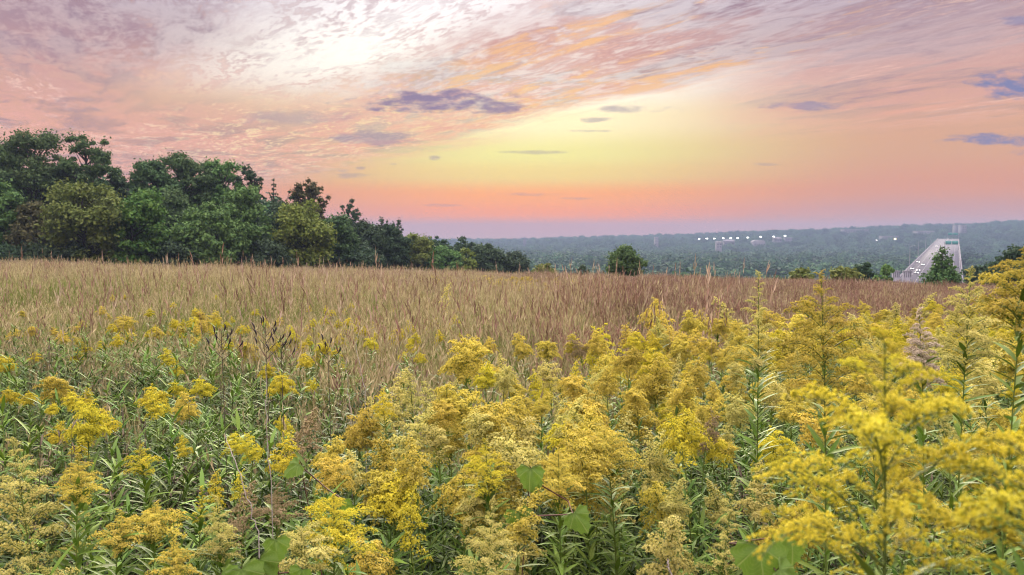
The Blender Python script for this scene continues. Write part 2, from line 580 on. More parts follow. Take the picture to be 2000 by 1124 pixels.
# ------------------------------------------------------------------ setting: terrain
def build_terrain():
    na = 288
    rad = np.concatenate([[0.0], np.geomspace(0.6, 2950, 165)])
    th = np.arange(na) / na * 2 * pi
    R, T = np.meshgrid(rad[1:], th, indexing='ij')
    x, y = R * np.sin(T), R * np.cos(T)
    v = np.stack([x, y, height(x, y)], -1).reshape(-1, 3)
    v = np.concatenate([[[0, 0, float(height(0, 0))]], v])
    i = np.arange(len(rad) - 2)[:, None] * na + 1
    j = np.arange(na)[None]
    j2 = (j + 1) % na
    q = np.stack([i + j, i + na + j, i + na + j2, i + j2], -1).reshape(-1, 4)
    t = np.stack([np.zeros(na, int), 1 + np.arange(na), 1 + (np.arange(na) + 1) % na], -1)
    o = link('terrain', mesh('terrain', v, q[:, ::-1], t[:, ::-1], [M['soil']], smooth_shade=True))
    tag(o, 'meadow ground falling away into the wooded river valley', 'ground', kind='structure')


build_terrain()


# ------------------------------------------------------------------ scattering of uncountable plants (geometry nodes)
def source_collection(name, meshes):
    c = bpy.data.collections.new(name)
    for i, me in enumerate(meshes):
        o = bpy.data.objects.new('%s_%02d' % (name, i), me)
        c.objects.link(o)
    return c


def scatter(name, coll, pos, rz, sc, ix, label, cat, tilt=None, szz=None):
    n = len(pos)
    me = bpy.data.meshes.new(name)
    me.vertices.add(n)
    me.vertices.foreach_set('co', np.asarray(pos, np.float32).ravel())
    tilt = np.zeros((n, 2)) if tilt is None else tilt
    rot = np.concatenate([tilt, np.asarray(rz)[:, None]], 1).astype(np.float32)
    szz = np.asarray(sc) if szz is None else np.asarray(szz)
    scl = np.stack([sc, sc, szz], 1).astype(np.float32)
    for an, ty, dat in (('rot', 'FLOAT_VECTOR', rot), ('scl', 'FLOAT_VECTOR', scl)):
        a = me.attributes.new(an, ty, 'POINT')
        a.data.foreach_set('vector', dat.ravel())
    a = me.attributes.new('ix', 'INT', 'POINT')
    a.data.foreach_set('value', np.asarray(ix, np.int32))
    me.update()
    o = link(name, me)
    g = bpy.data.node_groups.new('scatter_' + name, 'GeometryNodeTree')
    g.interface.new_socket('Geometry', in_out='INPUT', socket_type='NodeSocketGeometry')
    g.interface.new_socket('Geometry', in_out='OUTPUT', socket_type='NodeSocketGeometry')
    gi, go = g.nodes.new('NodeGroupInput'), g.nodes.new('NodeGroupOutput')
    ci = g.nodes.new('GeometryNodeCollectionInfo')
    ci.inputs['Collection'].default_value = coll
    ci.inputs['Separate Children'].default_value = True
    ci.inputs['Reset Children'].default_value = True
    ip = g.nodes.new('GeometryNodeInstanceOnPoints')
    ip.inputs['Pick Instance'].default_value = True

    def attr(nm, ty):
        nn = g.nodes.new('GeometryNodeInputNamedAttribute')
        nn.data_type = ty
        nn.inputs['Name'].default_value = nm
        return nn.outputs['Attribute']
    e2r = g.nodes.new('FunctionNodeEulerToRotation')
    g.links.new(attr('rot', 'FLOAT_VECTOR'), e2r.inputs[0])
    g.links.new(gi.outputs[0], ip.inputs['Points'])
    g.links.new(ci.outputs[0], ip.inputs['Instance'])
    g.links.new(attr('ix', 'INT'), ip.inputs['Instance Index'])
    g.links.new(e2r.outputs[0], ip.inputs['Rotation'])
    g.links.new(attr('scl', 'FLOAT_VECTOR'), ip.inputs['Scale'])
    g.links.new(ip.outputs[0], go.inputs[0])
    md = o.modifiers.new('scatter', 'NODES')
    md.node_group = g
    tag(o, label, cat, kind='stuff')
    return o


# ------------------------------------------------------------------ trees
LEAFQ = np.array([[-.5, -.32, 0], [.5, -.32, 0.06], [.5, .32, 0], [-.5, .32, 0.06]])


def blob_leaves(rng, centers, radii, n, size, flat=0.75, jit=.75):
    """n leaf-clump faces on and in the shells of lobes"""
    w = radii ** 2
    li = rng.choice(len(centers), n, p=w / w.sum())
    d = rng.normal(size=(n, 3))
    d /= np.linalg.norm(d, axis=1)[:, None]
    d[:, 2] = np.where(d[:, 2] < -0.3, d[:, 2] * rng.choice([1, -1], n, p=[.35, .65]), d[:, 2])
    rr = radii[li] * (0.35 + 0.75 * rng.random(n) ** 0.7 + 0.45 * np.abs(rng.normal(size=n)) * (rng.random(n) < .4))
    p = centers[li] + d * rr[:, None] * np.array([1, 1, flat])
    nrm = d + rng.normal(size=(n, 3)) * jit + np.array([0, 0, 0.25])
    rnd = rng.normal(size=(n, 3))
    Mx = frames(np.cross(nrm, rnd), nrm)
    s = size * (0.6 + 0.8 * rng.random(n))
    return p, Mx * s[:, None, None]


TREE_MATS = {}


def tree_mat(key):
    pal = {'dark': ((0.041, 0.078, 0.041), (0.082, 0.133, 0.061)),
           'blue': ((0.066, 0.128, 0.048), (0.125, 0.198, 0.070)),
           'green': ((0.082, 0.174, 0.049), (0.174, 0.295, 0.082)),
           'bright': ((0.073, 0.161, 0.032), (0.161, 0.256, 0.053)),
           'olive': ((0.117, 0.161, 0.038), (0.212, 0.243, 0.059)),
           'lime': ((0.125, 0.199, 0.038), (0.243, 0.301, 0.061)),
           'brown': ((0.075, 0.088, 0.036), (0.130, 0.130, 0.055)),
           'conifer': ((0.037, 0.078, 0.041), (0.072, 0.119, 0.058)),
           'juniper': ((0.061, 0.139, 0.044), (0.143, 0.245, 0.073)),
           'valley': ((0.025, 0.067, 0.029), (0.065, 0.138, 0.052))}
    if key not in TREE_MATS:
        a, b = pal[key]
        TREE_MATS[key] = leaf_mat('foliage_' + key, a, b, 0.15, 0.6, 0.12 if key != 'valley' else 0.45, 0.04)
    return TREE_MATS[key]


def make_tree(name, px, depth, top, w, base_gap, kind, style, seed, label, group=None, cat='tree', leaf=0.27, dens=1.0, zcut=None):
    """one tree: tapered trunk with limbs reaching into the lobes of its crown"""
    rng = np.random.default_rng(seed)
    p = at(px, top, depth)
    gx_, gy_ = p[0], p[1]
    gz_ = float(height(gx_, gy_))
    H = p[2] - gz_
    W = w * depth / FPX
    rx, ry = W / 2, W / 2 * 0.92
    zb = base_gap * H
    root = empty(name, (gx_, gy_, gz_))
    tag(root, label, cat, group)
    ch = H - zb
    tw, crown = Geo(), Geo()
    if style in ('spruce', 'cone'):
        # tiers of drooping boughs / a dense cone
        tw.tube([(0, 0, -0.3), (0, 0, H * .5), (0, 0, H * .98)], [H * .022, H * .014, .02], 6)
        cs, rs = [], []
        tiers = 16 if style == 'spruce' else 14
        for i in range(tiers):
            f = (i + .5) / tiers
            rr = rx * ((1 - f) ** (0.85 if style == 'spruce' else 0.62)) * (0.85 + .3 * rng.random())
            if style == 'cone' and f < .25:
                rr *= 0.82 + f * .7
            z = zb + f * ch
            nb = max(3, int(3 + 7 * (1 - f)))
            for k in range(nb):
                a = k / nb * 2 * pi + i * 1.1 + rng.normal() * .25
                ext = rr * (0.6 if style == 'spruce' else .58) * (0.8 + .5 * rng.random())
                c = np.array([cos(a) * ext, sin(a) * ext, z - (.08 * rr if style == 'spruce' else -0.05 * rr) + rng.normal() * .1])
                if style == 'spruce':
                    cs.append(c * np.array([.45, .45, 1]) + [0, 0, .05 * rr])
                    rs.append(max(rr * .4, .2))
                cs.append(c)
                rs.append(max(rr * (.46 if style == 'cone' else .62), .22))
                tw.tube([(0, 0, z), c * np.array([.6, .6, 1]) + [0, 0, .02], c], [.05, .03, .012], 4)
        cs, rs = np.array(cs), np.array(rs)
        n = int((5200 if style == 'spruce' else 2800) * dens)
        lp, lm = blob_leaves(rng, cs, rs, n, leaf * .9, .55 if style == 'spruce' else 0.9)
    else:
        nl = {'round': 52, 'tall': 84, 'airy': 96, 'shrub': 26}[style]
        cs, rs = [], []
        k = 0
        while len(cs) < nl and k < 4000:
            k += 1
            u = rng.normal(size=3)
            u /= np.linalg.norm(u)
            u *= (0.45 + 0.55 * rng.random() ** 0.5)
            f = (u[2] + 1) / 2
            # crown profile: widest in the lower middle, domed top
            wf = {'round': 1.0, 'tall': 0.92 + .1 * f, 'airy': 0.8 + 0.3 * f, 'shrub': 1.0}[style]
            lr = W * (0.07 + 0.10 * rng.random() ** 1.5) * ({'airy': .62, 'tall': .82}.get(style, 1.0))
            lr = min(lr, ch * .3)
            c = np.array([u[0] * (rx - lr * .85) * wf, u[1] * (ry - lr * .85) * wf, zb + ch / 2 + u[2] * (ch / 2 - lr * .6)])
            if cs and min(np.linalg.norm((np.array(cs) - c) * [1, 1, 1.1], axis=1)) < lr * (0.8 if style != 'airy' else 1.15):
                continue
            cs.append(c)
            rs.append(lr)
        cs, rs = np.array(cs), np.array(rs)
        tr = 0.012 * H + 0.05
        lean = rng.normal(size=2) * .03 * H
        fork = zb + ch * (.35 if style != 'shrub' else .1)
        tw.tube([(0, 0, -.4), (lean[0] * .3, lean[1] * .3, fork * .5), (lean[0], lean[1], fork), (lean[0] * 1.3, lean[1] * 1.3, zb + ch * .78)],
                [tr * 1.25, tr, tr * .75, tr * .22], 7)
        for c, r in zip(cs, rs):
            hz = np.clip(c[2] - .45 * np.hypot(c[0], c[1]) - .1 * H, .15 * H, zb + ch * .7)
            f = hz / fork
            s0 = np.array([lean[0] * min(f, 1.2), lean[1] * min(f, 1.2), hz])
            midp = s0 * .5 + c * .5 + np.array([0, 0, -.06 * np.linalg.norm(c - s0)])
            tw.tube([s0, midp, c, c + (c - midp) * .35], [tr * .38, tr * .24, tr * .12, .012], 4)
        area = (rs ** 2).sum() * 4 * pi
        cov = {'round': 2.5, 'tall': 2.7, 'airy': 1.65, 'shrub': 2.7}[style] * dens
        n = int(min(area * cov / (leaf * leaf * .64), 17000))
        lp, lm = blob_leaves(rng, cs, rs, n, leaf)
        # stray sprays break the outline
        m_ = int(n * .10)
        i = rng.choice(n, m_)
        ctr = np.array([0, 0, zb + ch * .5])
        lp2 = lp[i] + (lp[i] - ctr) * (0.04 + .10 * rng.random((m_, 1)))
        lp, lm = np.concatenate([lp, lp2]), np.concatenate([lm, lm[i] * .8])
    keep = lp[:, 2] > 0.05
    crown.inst(LEAFQ, lm[keep], lp[keep], q=[[0, 1, 2, 3]])
    link('trunk', tw.mesh('trunk', [M['bark']]), root)
    c = link('crown', crown.mesh('crown', [tree_mat(kind)]), root)
    return root


WOOD = 'trees of the wood edge beyond the meadow'
TREES = [
    # px, depth, top, width, base gap, palette, style, label
    (-25, 96, 268, 130, .22, 'blue', 'tall', 'tall blue-green tree at the cut-off end of the wood edge'),
    (62, 99, 250, 165, .25, 'blue', 'tall', 'tallest tree of the wood, with sky showing through its crown'),
    (168, 101, 258, 125, .28, 'blue', 'airy', 'tall open-crowned tree behind the big olive-green tree'),
    (228, 104, 322, 62, .2, 'dark', 'round', 'small dark tree filling the dip between two tall wood trees'),
    (300, 102, 304, 120, .2, 'blue', 'tall', 'tall blue-green tree rising behind the bright green tree'),
    (365, 105, 292, 125, .25, 'blue', 'tall', 'tall full-crowned tree topping the second rise of the wood'),
    (432, 107, 310, 115, .25, 'green', 'airy', 'tall thin-crowned green tree with branches showing against the sky'),
    (484, 110, 316, 66, .3, 'dark', 'airy', 'dark wispy tree with rounded tufts above the wood'),
    (534, 114, 348, 52, .25, 'conifer', 'spruce', 'dark pointed spruce standing above the wood edge'),
    (562, 116, 368, 66, .2, 'dark', 'airy', 'dark ragged tree beside the pointed spruce'),
    (604, 116, 346, 86, .35, 'brown', 'airy', 'brownish see-through tree with a rounded twiggy top'),
    (684, 124, 390, 50, .25, 'dark', 'airy', 'dark narrow open tree beyond the brownish twiggy tree'),
    (748, 130, 424, 42, .2, 'dark', 'airy', 'slim dark vine-wrapped tree rising like a column'),
    (775, 132, 428, 34, .2, 'dark', 'airy', 'slim dark leaning tree with a bent top'),
    (0, 86, 345, 90, .04, 'green', 'round', 'mid green leafy tree beside the dark olive bush'),
    (72, 86, 398, 104, .02, 'brown', 'round', 'dark olive bushy tree under the tallest tree'),
    (165, 85, 348, 175, .02, 'olive', 'round', 'big rounded olive-yellow tree at the meadow edge'),
    (262, 87, 364, 125, .02, 'bright', 'round', 'bright green layered tree touching the olive-yellow tree'),
    (335, 96, 372, 110, .05, 'blue', 'round', 'shadowy blue-green tree behind the bright green tree'),
    (412, 91, 396, 140, .02, 'green', 'round', 'broad green tree with branches down to the grass'),
    (478, 96, 364, 105, .04, 'green', 'round', 'rounded green tree above the broad low-branched one'),
    (545, 104, 398, 90, .04, 'dark', 'round', 'dark shaded tree between the green trees of the wood'),
    (592, 98, 388, 125, .02, 'lime', 'round', 'yellowish green tree with layered sprays of leaves'),
    (655, 104, 412, 88, .03, 'blue', 'round', 'grey-green dome-shaped tree next to the yellowish one'),
    (712, 112, 428, 92, .03, 'dark', 'round', 'dark green tree where the wood edge drops'),
    (768, 116, 440, 70, .03, 'dark', 'round', 'low dark tree below the slim leaning tree'),
    (812, 119, 456, 66, .03, 'olive', 'round', 'small yellow-olive tree in the falling wood edge'),
    (850, 131, 460, 62, .1, 'dark', 'airy', 'small dark open tree behind the yellow-olive one'),
    (868, 121, 476, 84, .02, 'green', 'round', 'small fresh green tree low in the wood edge'),
    (908, 122, 482, 56, .02, 'lime', 'shrub', 'light green rounded shrub beside the dark end trees'),
    (905, 134, 464, 76, .1, 'dark', 'airy', 'dark twiggy tree with a spreading flat top'),
    (948, 128, 474, 84, .02, 'dark', 'round', 'dark rounded tree near the end of the wood'),
    (1000, 130, 491, 78, .02, 'dark', 'round', 'last dark tree where the wood runs out'),
    (1062, 112, 514, 56, .02, 'olive', 'shrub', 'low olive shrub just past the end of the wood'),
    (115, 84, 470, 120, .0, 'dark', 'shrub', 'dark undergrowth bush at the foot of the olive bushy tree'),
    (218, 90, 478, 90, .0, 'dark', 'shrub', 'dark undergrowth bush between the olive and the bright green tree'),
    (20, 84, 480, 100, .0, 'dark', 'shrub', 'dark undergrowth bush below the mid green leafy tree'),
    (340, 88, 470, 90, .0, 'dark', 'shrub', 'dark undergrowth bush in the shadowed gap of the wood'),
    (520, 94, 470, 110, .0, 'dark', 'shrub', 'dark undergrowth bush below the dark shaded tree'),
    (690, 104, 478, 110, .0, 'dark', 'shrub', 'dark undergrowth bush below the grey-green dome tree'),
]
for i, (px, dp, tp, w, bg_, kd, stl, lb) in enumerate(TREES):
    make_tree('spruce_tree' if stl == 'spruce' else ('bush' if stl == 'shrub' else 'wood_tree'), px, dp, tp, w, bg_, kd, stl, 100 + i, lb, WOOD,
              'bush' if stl == 'shrub' else 'tree')
make_tree('juniper_tree', 1225, 84, 478, 74, .05, 'juniper', 'round', 301, 'lone rounded green tree on the crest of the meadow', leaf=.2, dens=1.3)
make_tree('juniper_tree', 1842, 66, 485, 76, .02, 'juniper', 'cone', 302, 'dark green cone-shaped tree in front of the bridge', leaf=.2, dens=2.2)
make_tree('bush', 1139, 90, 517, 27, .0, 'dark', 'shrub', 303, 'small dark rounded bush near the lone rounded tree', leaf=.2, cat='bush')
for i, (px, dp, tp, w, kd, lb) in enumerate([
        (1566, 72, 519, 56, 'olive', 'rounded olive bush behind the red grass, away from the bridge'),
        (1645, 70, 521, 66, 'olive', 'wide olive bush behind the red grass'),
        (1690, 74, 513, 60, 'dark', 'dark bush beside the wide olive bush'),
        (1728, 70, 518, 42, 'green', 'small green bush next to the bridge end walls'),
        (1985, 70, 486, 110, 'dark', 'dark wide tree beyond the drooping goldenrod at the bridge side'),
        (1925, 80, 508, 80, 'dark', 'dark low bush beside the cone-shaped tree')]):
    make_tree('bush', px, dp, tp, w, .0, kd, 'shrub', 320 + i, lb, 'bushes on the crest of the meadow', 'bush', leaf=.24)


# ------------------------------------------------------------------ the wooded valley
def valley_tree_mesh(seed, conif=False):
    rng = np.random.default_rng(seed)
    H, W = 15.0, 12.0
    g = Geo()
    g.tube([(0, 0, -1), (0, 0, 6), (0.3, 0, 11)], [.35, .25, .08], 5, 1)
    nl = 12
    u = rng.normal(size=(nl, 3))
    u /= np.linalg.norm(u, axis=1)[:, None]
    u[:, 2] = np.abs(u[:, 2]) * 1.0 - .35
    c = u * np.array([W * .34, W * .34, H * .3]) * (0.6 + .4 * rng.random((nl, 1))) + np.array([0, 0, H * .62])
    r = W * (.19 + .11 * rng.random(nl))
    p, m = blob_leaves(rng, c, r, 1700, 1.15, .85, .35)
    g.inst(LEAFQ, m, p, q=[[0, 1, 2, 3]])
    return g.mesh('valley_tree', [tree_mat('valley'), M['bark']])


VT = [valley_tree_mesh(500 + i) for i in range(6)]
BR_A, BR_B = at(1797, 590, 250), at(1852, 467, 1083)     # bridge axis ends
BR_D = (BR_B - BR_A)[:2] / np.linalg.norm((BR_B - BR_A)[:2])


def build_valley():
    rng = np.random.default_rng(77)
    P = []
    # positions on a jittered grid in polar rings
    r = 190.0
    while r < 2550:
        step = 14.0 if r < 1300 else 14.0 + (r - 1300) * .006
        az0, az1 = radians(-8), radians(42)
        n = int((az1 - az0) * r / step)
        a = az0 + (np.arange(n) + rng.random(n)) * (az1 - az0) / n
        rr = r + (rng.random(n) - .5) * step
        P.append(np.stack([np.sin(a) * rr, np.cos(a) * rr], -1))
        r += step * (1.0 if r < 1300 else 1.3)
    P = np.concatenate(P)
    s = .35 * P[:, 0] + .94 * P[:, 1] - 75
    z = height(P[:, 0], P[:, 1])
    t = (P - BR_A[:2]) @ BR_D
    off = np.abs((P - BR_A[:2]) @ np.array([-BR_D[1], BR_D[0]]))
    keep = (s > 165) & ~((off < 20) & (t < 860))
    P, z = P[keep], z[keep]
    rad = np.hypot(P[:, 0], P[:, 1])
    sc = 1.0 + .8 * rng.random(len(P)) ** 1.5
    sc = sc * np.where(rad < 420, np.clip(rad / 420, .55, 1), 1)
    zz = sc ** .6 * (0.85 + .3 * rng.random(len(P)))
    # trees on the near slope must not stand above the crest line
    topz = z + 15 * zz
    lim = EYE - (52 + 40 * np.clip((P[:, 0] / P[:, 1]) / .69, 0, 1)) / FPX * P[:, 1]
    zz = np.where(rad < 520, np.minimum(zz, np.maximum((lim - z) / 15, .25)), zz)
    sc = np.minimum(sc, zz * 1.3)
    rz = rng.random(len(P)) * 2 * pi
    ix = rng.integers(0, len(VT), len(P))
    # the ones that show largest: nearest of those that stand above the meadow edge
    pxs = 1000 + FPX * P[:, 0] / P[:, 1]
    edge = np.interp(pxs, [1000, 1300, 1500, 1800, 2000], [536, 541, 552, 566, 572])
    row = 470 - FPX * (z + 15 * zz - EYE) / P[:, 1]
    seen = (row < edge - 6) & (pxs > 1000) & (pxs < 2030)
    order = np.argsort(np.where(seen, rad, 1e9))[:300]
    sel = np.zeros(len(P), bool)
    sel[order] = True
    for i in order:
        o = link('valley_tree', VT[ix[i]], None, (P[i, 0], P[i, 1], z[i]), (0, 0, rz[i]), (sc[i], sc[i], zz[i]))
        seg = ['past the end of the wood', 'behind the lone rounded tree', 'under the row of floodlights', 'behind the olive bushes of the crest',
               'beside the climbing bridge', 'on the far side of the bridge'][int(np.searchsorted([1130, 1330, 1530, 1680, 1850], pxs[i]))]
        big = 'broad' if sc[i] > 1.35 else ('narrow' if sc[i] < 1.1 else 'rounded')
        tag(o, '%s hazy blue-green valley tree %s' % (big, seg), 'tree', 'trees of the near valley wood')
    r_ = ~sel
    pos = np.stack([P[r_, 0], P[r_, 1], z[r_]], -1)
    scatter('valley_forest', source_collection('valley_tree_source', VT), pos, rz[r_], sc[r_], ix[r_],
            'hazy blue forest running over the valley to the far ridge', 'forest', szz=zz[r_])


build_valley()


def build_wood_interior():
    rng = np.random.default_rng(611)
    n = 620
    y = 108 + 130 * rng.random(n)
    px = -620 + 1590 * rng.random(n)
    x = (px - 1000) / FPX * y
    z = height(x, y)
    # tops stay under the crowns of the wood edge
    row = np.interp(px, [-160, 0, 200, 400, 520, 640, 760, 880, 970], [330, 330, 345, 365, 395, 430, 462, 486, 500])
    top = EYE + (470 - row) / FPX * y
    zz = np.clip((top - z) / 15 * (.8 + .2 * rng.random(n)), .2, 1.25)
    k = y > 100 + np.interp(px, [0, 900], [6, 32])
    scatter('wood_interior', bpy.data.collections['valley_tree_source'], np.stack([x, y, z], -1)[k], (rng.random(n) * 6)[k], (zz * .8)[k],
            rng.integers(0, 6, n)[k], 'shadowy depth of the wood behind its edge trees', 'wood', szz=zz[k])


build_wood_interior()

# ------------------------------------------------------------------ bridge, signs, cars, far buildings
M['concrete'] = plain_mat('bridge_concrete', (0.30, 0.29, 0.29), (0.25, 0.24, 0.24), 0.85, .2)
M['asphalt'] = plain_mat('bridge_road', (0.13, 0.125, 0.13), (0.10, 0.10, 0.105), 0.8, .1)
M['paint'] = plain_mat('lane_paint', (0.5, 0.5, 0.48), None, 0.6)
M['steel'] = plain_mat('galvanised_steel', (0.35, 0.36, 0.37), None, 0.45, 2, .6)
M['sign_green'] = plain_mat('sign_green', (0.01, 0.24, 0.17), (0.012, 0.26, 0.19), 0.45)
M['lamp_white'] = lamp_mat('floodlight_glow', (1.0, 0.97, 0.90), 9.0)
M['lamp_warm'] = lamp_mat('warm_lamp_glow', (1.0, 0.78, 0.42), 7.0)
M['head_lamp'] = lamp_mat('headlight_glow', (1.0, 0.97, 0.88), 9.0)
M['car_dark'] = plain_mat('car_paint_dark', (0.03, 0.03, 0.035), None, 0.3)
M['car_silver'] = plain_mat('car_paint_silver', (0.35, 0.36, 0.38), None, 0.3, 1, .4)
M['glass'] = plain_mat('car_glass', (0.02, 0.025, 0.03), None, 0.1)
M['tyre'] = plain_mat('tyre', (0.02, 0.02, 0.02), None, 0.9)
M['wall_far'] = plain_mat('far_wall', (0.15, 0.145, 0.15), (0.12, 0.12, 0.12), 0.85, .05)
M['wall_pale'] = plain_mat('far_wall_pale', (0.20, 0.195, 0.19), None, 0.85, .05)
M['window_far'] = plain_mat('far_window', (0.10, 0.11, 0.13), None, 0.25)
M['roof_far'] = plain_mat('far_roof', (0.30, 0.29, 0.30), None, 0.8)

BPERP = np.array([BR_D[1], -BR_D[0]])
BL = np.linalg.norm((BR_B - BR_A)[:2])
BW = 26.0


def bpt(t, o, dz=0.0):
    """point on the bridge: metres along, metres across (positive away from the wood), above the deck"""
    xy = BR_A[:2] + BR_D * t + BPERP * o
    return np.array([xy[0], xy[1], BR_A[2] + (BR_B[2] - BR_A[2]) * t / BL + dz])


def bstrip(g, t0, t1, o0, o1, z0, z1, m=0):
    g.hexa(np.array([bpt(t, o, z) for z in (z0, z1) for o in (o0, o1) for t in (t0, t1)]), m)


def build_bridge():
    root = empty('road_bridge', BR_A)
    tag(root, 'long pale concrete road bridge climbing over the wooded valley', 'bridge')

    def part(nm, g, mat):
        o = link(nm, g.mesh(nm, [mat]), root)
        o.location = -BR_A
        return o
    g = Geo(); bstrip(g, 0, BL, -BW / 2, BW / 2, -1.6, 0); part('deck', g, M['asphalt'])
    for s in (-1, 1):
        g = Geo(); bstrip(g, 0, BL, s * BW / 2 - .25, s * BW / 2 + .25, -1.8, 1.0); part('parapet', g, M['concrete'])
    g = Geo(); bstrip(g, 0, BL, -.35, .35, .0, .95); part('median_barrier', g, M['concrete'])
    for o in (-9.0, -5.3, 5.3, 9.0):
        g = Geo()
        t = 5.0
        while t < BL:
            bstrip(g, t, t + 6, o - .12, o + .12, .004, .012); t += 14
        part('lane_line', g, M['paint'])
    for o in (-12.3, -1.2, 1.2, 12.3):
        g = Geo(); bstrip(g, 0, BL, o - .1, o + .1, .004, .012); part('edge_line', g, M['paint'])
    t = 40.0
    while t < BL:
        p = bpt(t, 0)
        zg = float(height(p[0], p[1])) - 1
        g = Geo()
        for o in (-8.5, 8.5):
            c = bpt(t, o)
            g.box((c[0], c[1], (zg + c[2] - 1.6) / 2), (1.8, 2.6, c[2] - 1.6 - zg), atan2(BR_D[1], BR_D[0]))
        bstrip(g, t - 1.1, t + 1.1, -11, 11, -3.0, -1.6)
        part('pier', g, M['concrete'])
        t += 60
    g = Geo(); c = bpt(-3, 0); g.box((c[0], c[1], c[2] - 8), (6, BW + 2, 16), atan2(BR_D[1], BR_D[0])); part('abutment', g, M['concrete'])


build_bridge()


def lamp_post(px, row, t, o, label):
    p = bpt(t, o)
    r = empty('lamp_post', p)
    tag(r, label, 'lamp post', 'lamp posts along the bridge parapet')
    g = Geo(); g.tube([(0, 0, 0), (0, 0, 6), (0, 0, 12)], [.22, .17, .11], 6); link('pole', g.mesh('pole', [M['steel']]), r)
    a = np.array([*(BPERP * (1 if o < 0 else -1)), 0]) * 2.4
    g = Geo(); g.tube([(0, 0, 12), a * .5 + [0, 0, 12.5], a + [0, 0, 12.6]], [.09, .08, .06], 5); link('arm', g.mesh('arm', [M['steel']]), r)
    g = Geo(); g.box(a + np.array([0, 0, 12.5]), (.9, .35, .18), atan2(a[1], a[0])); link('lamp_head', g.mesh('lamp_head', [M['steel']]), r)


ORD = ['first', 'second', 'third', 'fourth', 'fifth', 'sixth', 'seventh', 'eighth', 'ninth', 'tenth']
for k, t in enumerate((215, 330, 480, 640)):
    lamp_post(0, 0, t, -BW / 2 - .6, ORD[k] + ' steel lamp post on the bridge parapet, counted from the end walls')


def sign_gantry(t, o0, o1, hgt, label):
    p = bpt(t, (o0 + o1) / 2)
    r = empty('sign_gantry', p)
    tag(r, label, 'road sign')
    loc = lambda tt, o, z: bpt(tt, o, z) - p
    for o in (o0, o1):
        g = Geo(); g.tube([loc(t, o, 0), loc(t, o, hgt + 1.2)], [.25, .2], 6); link('post', g.mesh('post', [M['steel']]), r)
    g = Geo(); g.tube([loc(t, o0, hgt), loc(t, o1, hgt)], .22, 5); g.tube([loc(t, o0, hgt + 1), loc(t, o1, hgt + 1)], .18, 5)
    link('beam', g.mesh('beam', [M['steel']]), r)
    for f0, f1 in ((.06, .48), (.52, .94)):
        a, b = o0 + (o1 - o0) * f0, o0 + (o1 - o0) * f1
        g = Geo()
        g.hexa(np.array([loc(tt, o, z) for z in (hgt - 1.4, hgt + 2.0) for o in (a, b) for tt in (t - .6, t - .45)]))
        s = link('sign_panel', g.mesh('sign_panel', [M['sign_green']]), r)
        g = Geo()
        g.hexa(np.array([loc(tt, o, z) for z in (hgt + 1.78, hgt + 1.88) for o in (a + .2, b - .2) for tt in (t - .63, t - .605)]))
        g.hexa(np.array([loc(tt, o, z) for z in (hgt - 1.28, hgt - 1.18) for o in (a + .2, b - .2) for tt in (t - .63, t - .605)]))
        link('sign_border', g.mesh('sign_border', [M['paint']]), s)


sign_gantry(500, .9, 12.2, 6.5, 'green overhead road sign over the bridge lanes')
sign_gantry(860, -.5, 12.6, 8.5, 'farther green overhead road sign at the far end of the bridge')


def car(t, o, toward, body, label, group):
    p = bpt(t, o, .02)
    rz = atan2(BR_D[1], BR_D[0]) + (pi if toward else 0)
    r = empty('car', p, rz)
    tag(r, label, 'car', group)
    g = Geo()
    prof = [(-2.2, .35), (2.2, .35), (2.25, .75), (1.1, .95), (-1.9, 1.0), (-2.25, .8)]
    n = len(prof)
    v = [(x, s * .9, z) for s in (-1, 1) for x, z in prof]
    q = [[i, (i + 1) % n, n + (i + 1) % n, n + i] for i in range(n)]
    t_ = [[0, i + 1, i] for i in range(1, n - 1)] + [[n, n + i, n + i + 1] for i in range(1, n - 1)]
    g.add(v, q, t_)
    link('body', g.mesh('body', [M[body]]), r)
    g = Geo()
    g.hexa(np.array([(-1.8, -.82, .98), (.95, -.82, .95), (-1.8, .82, .98), (.95, .82, .95), (-1.3, -.66, 1.45), (.25, -.66, 1.45), (-1.3, .66, 1.45), (.25, .66, 1.45)]))
    link('cabin', g.mesh('cabin', [M['glass']]), r)
    for x in (-1.35, 1.35):
        for s in (-1, 1):
            g = Geo(); g.tube([(x, s * .74, .33), (x, s * .92, .33)], [.33, .33], 10)
            link('wheel', g.mesh('wheel', [M['tyre']]), r)
    if toward:
        for s in (-1, 1):
            g = Geo(); g.box((2.25, s * .62, .68), (.08, .32, .28)); link('headlight', g.mesh('headlight', [M['head_lamp']]), r)
    return r


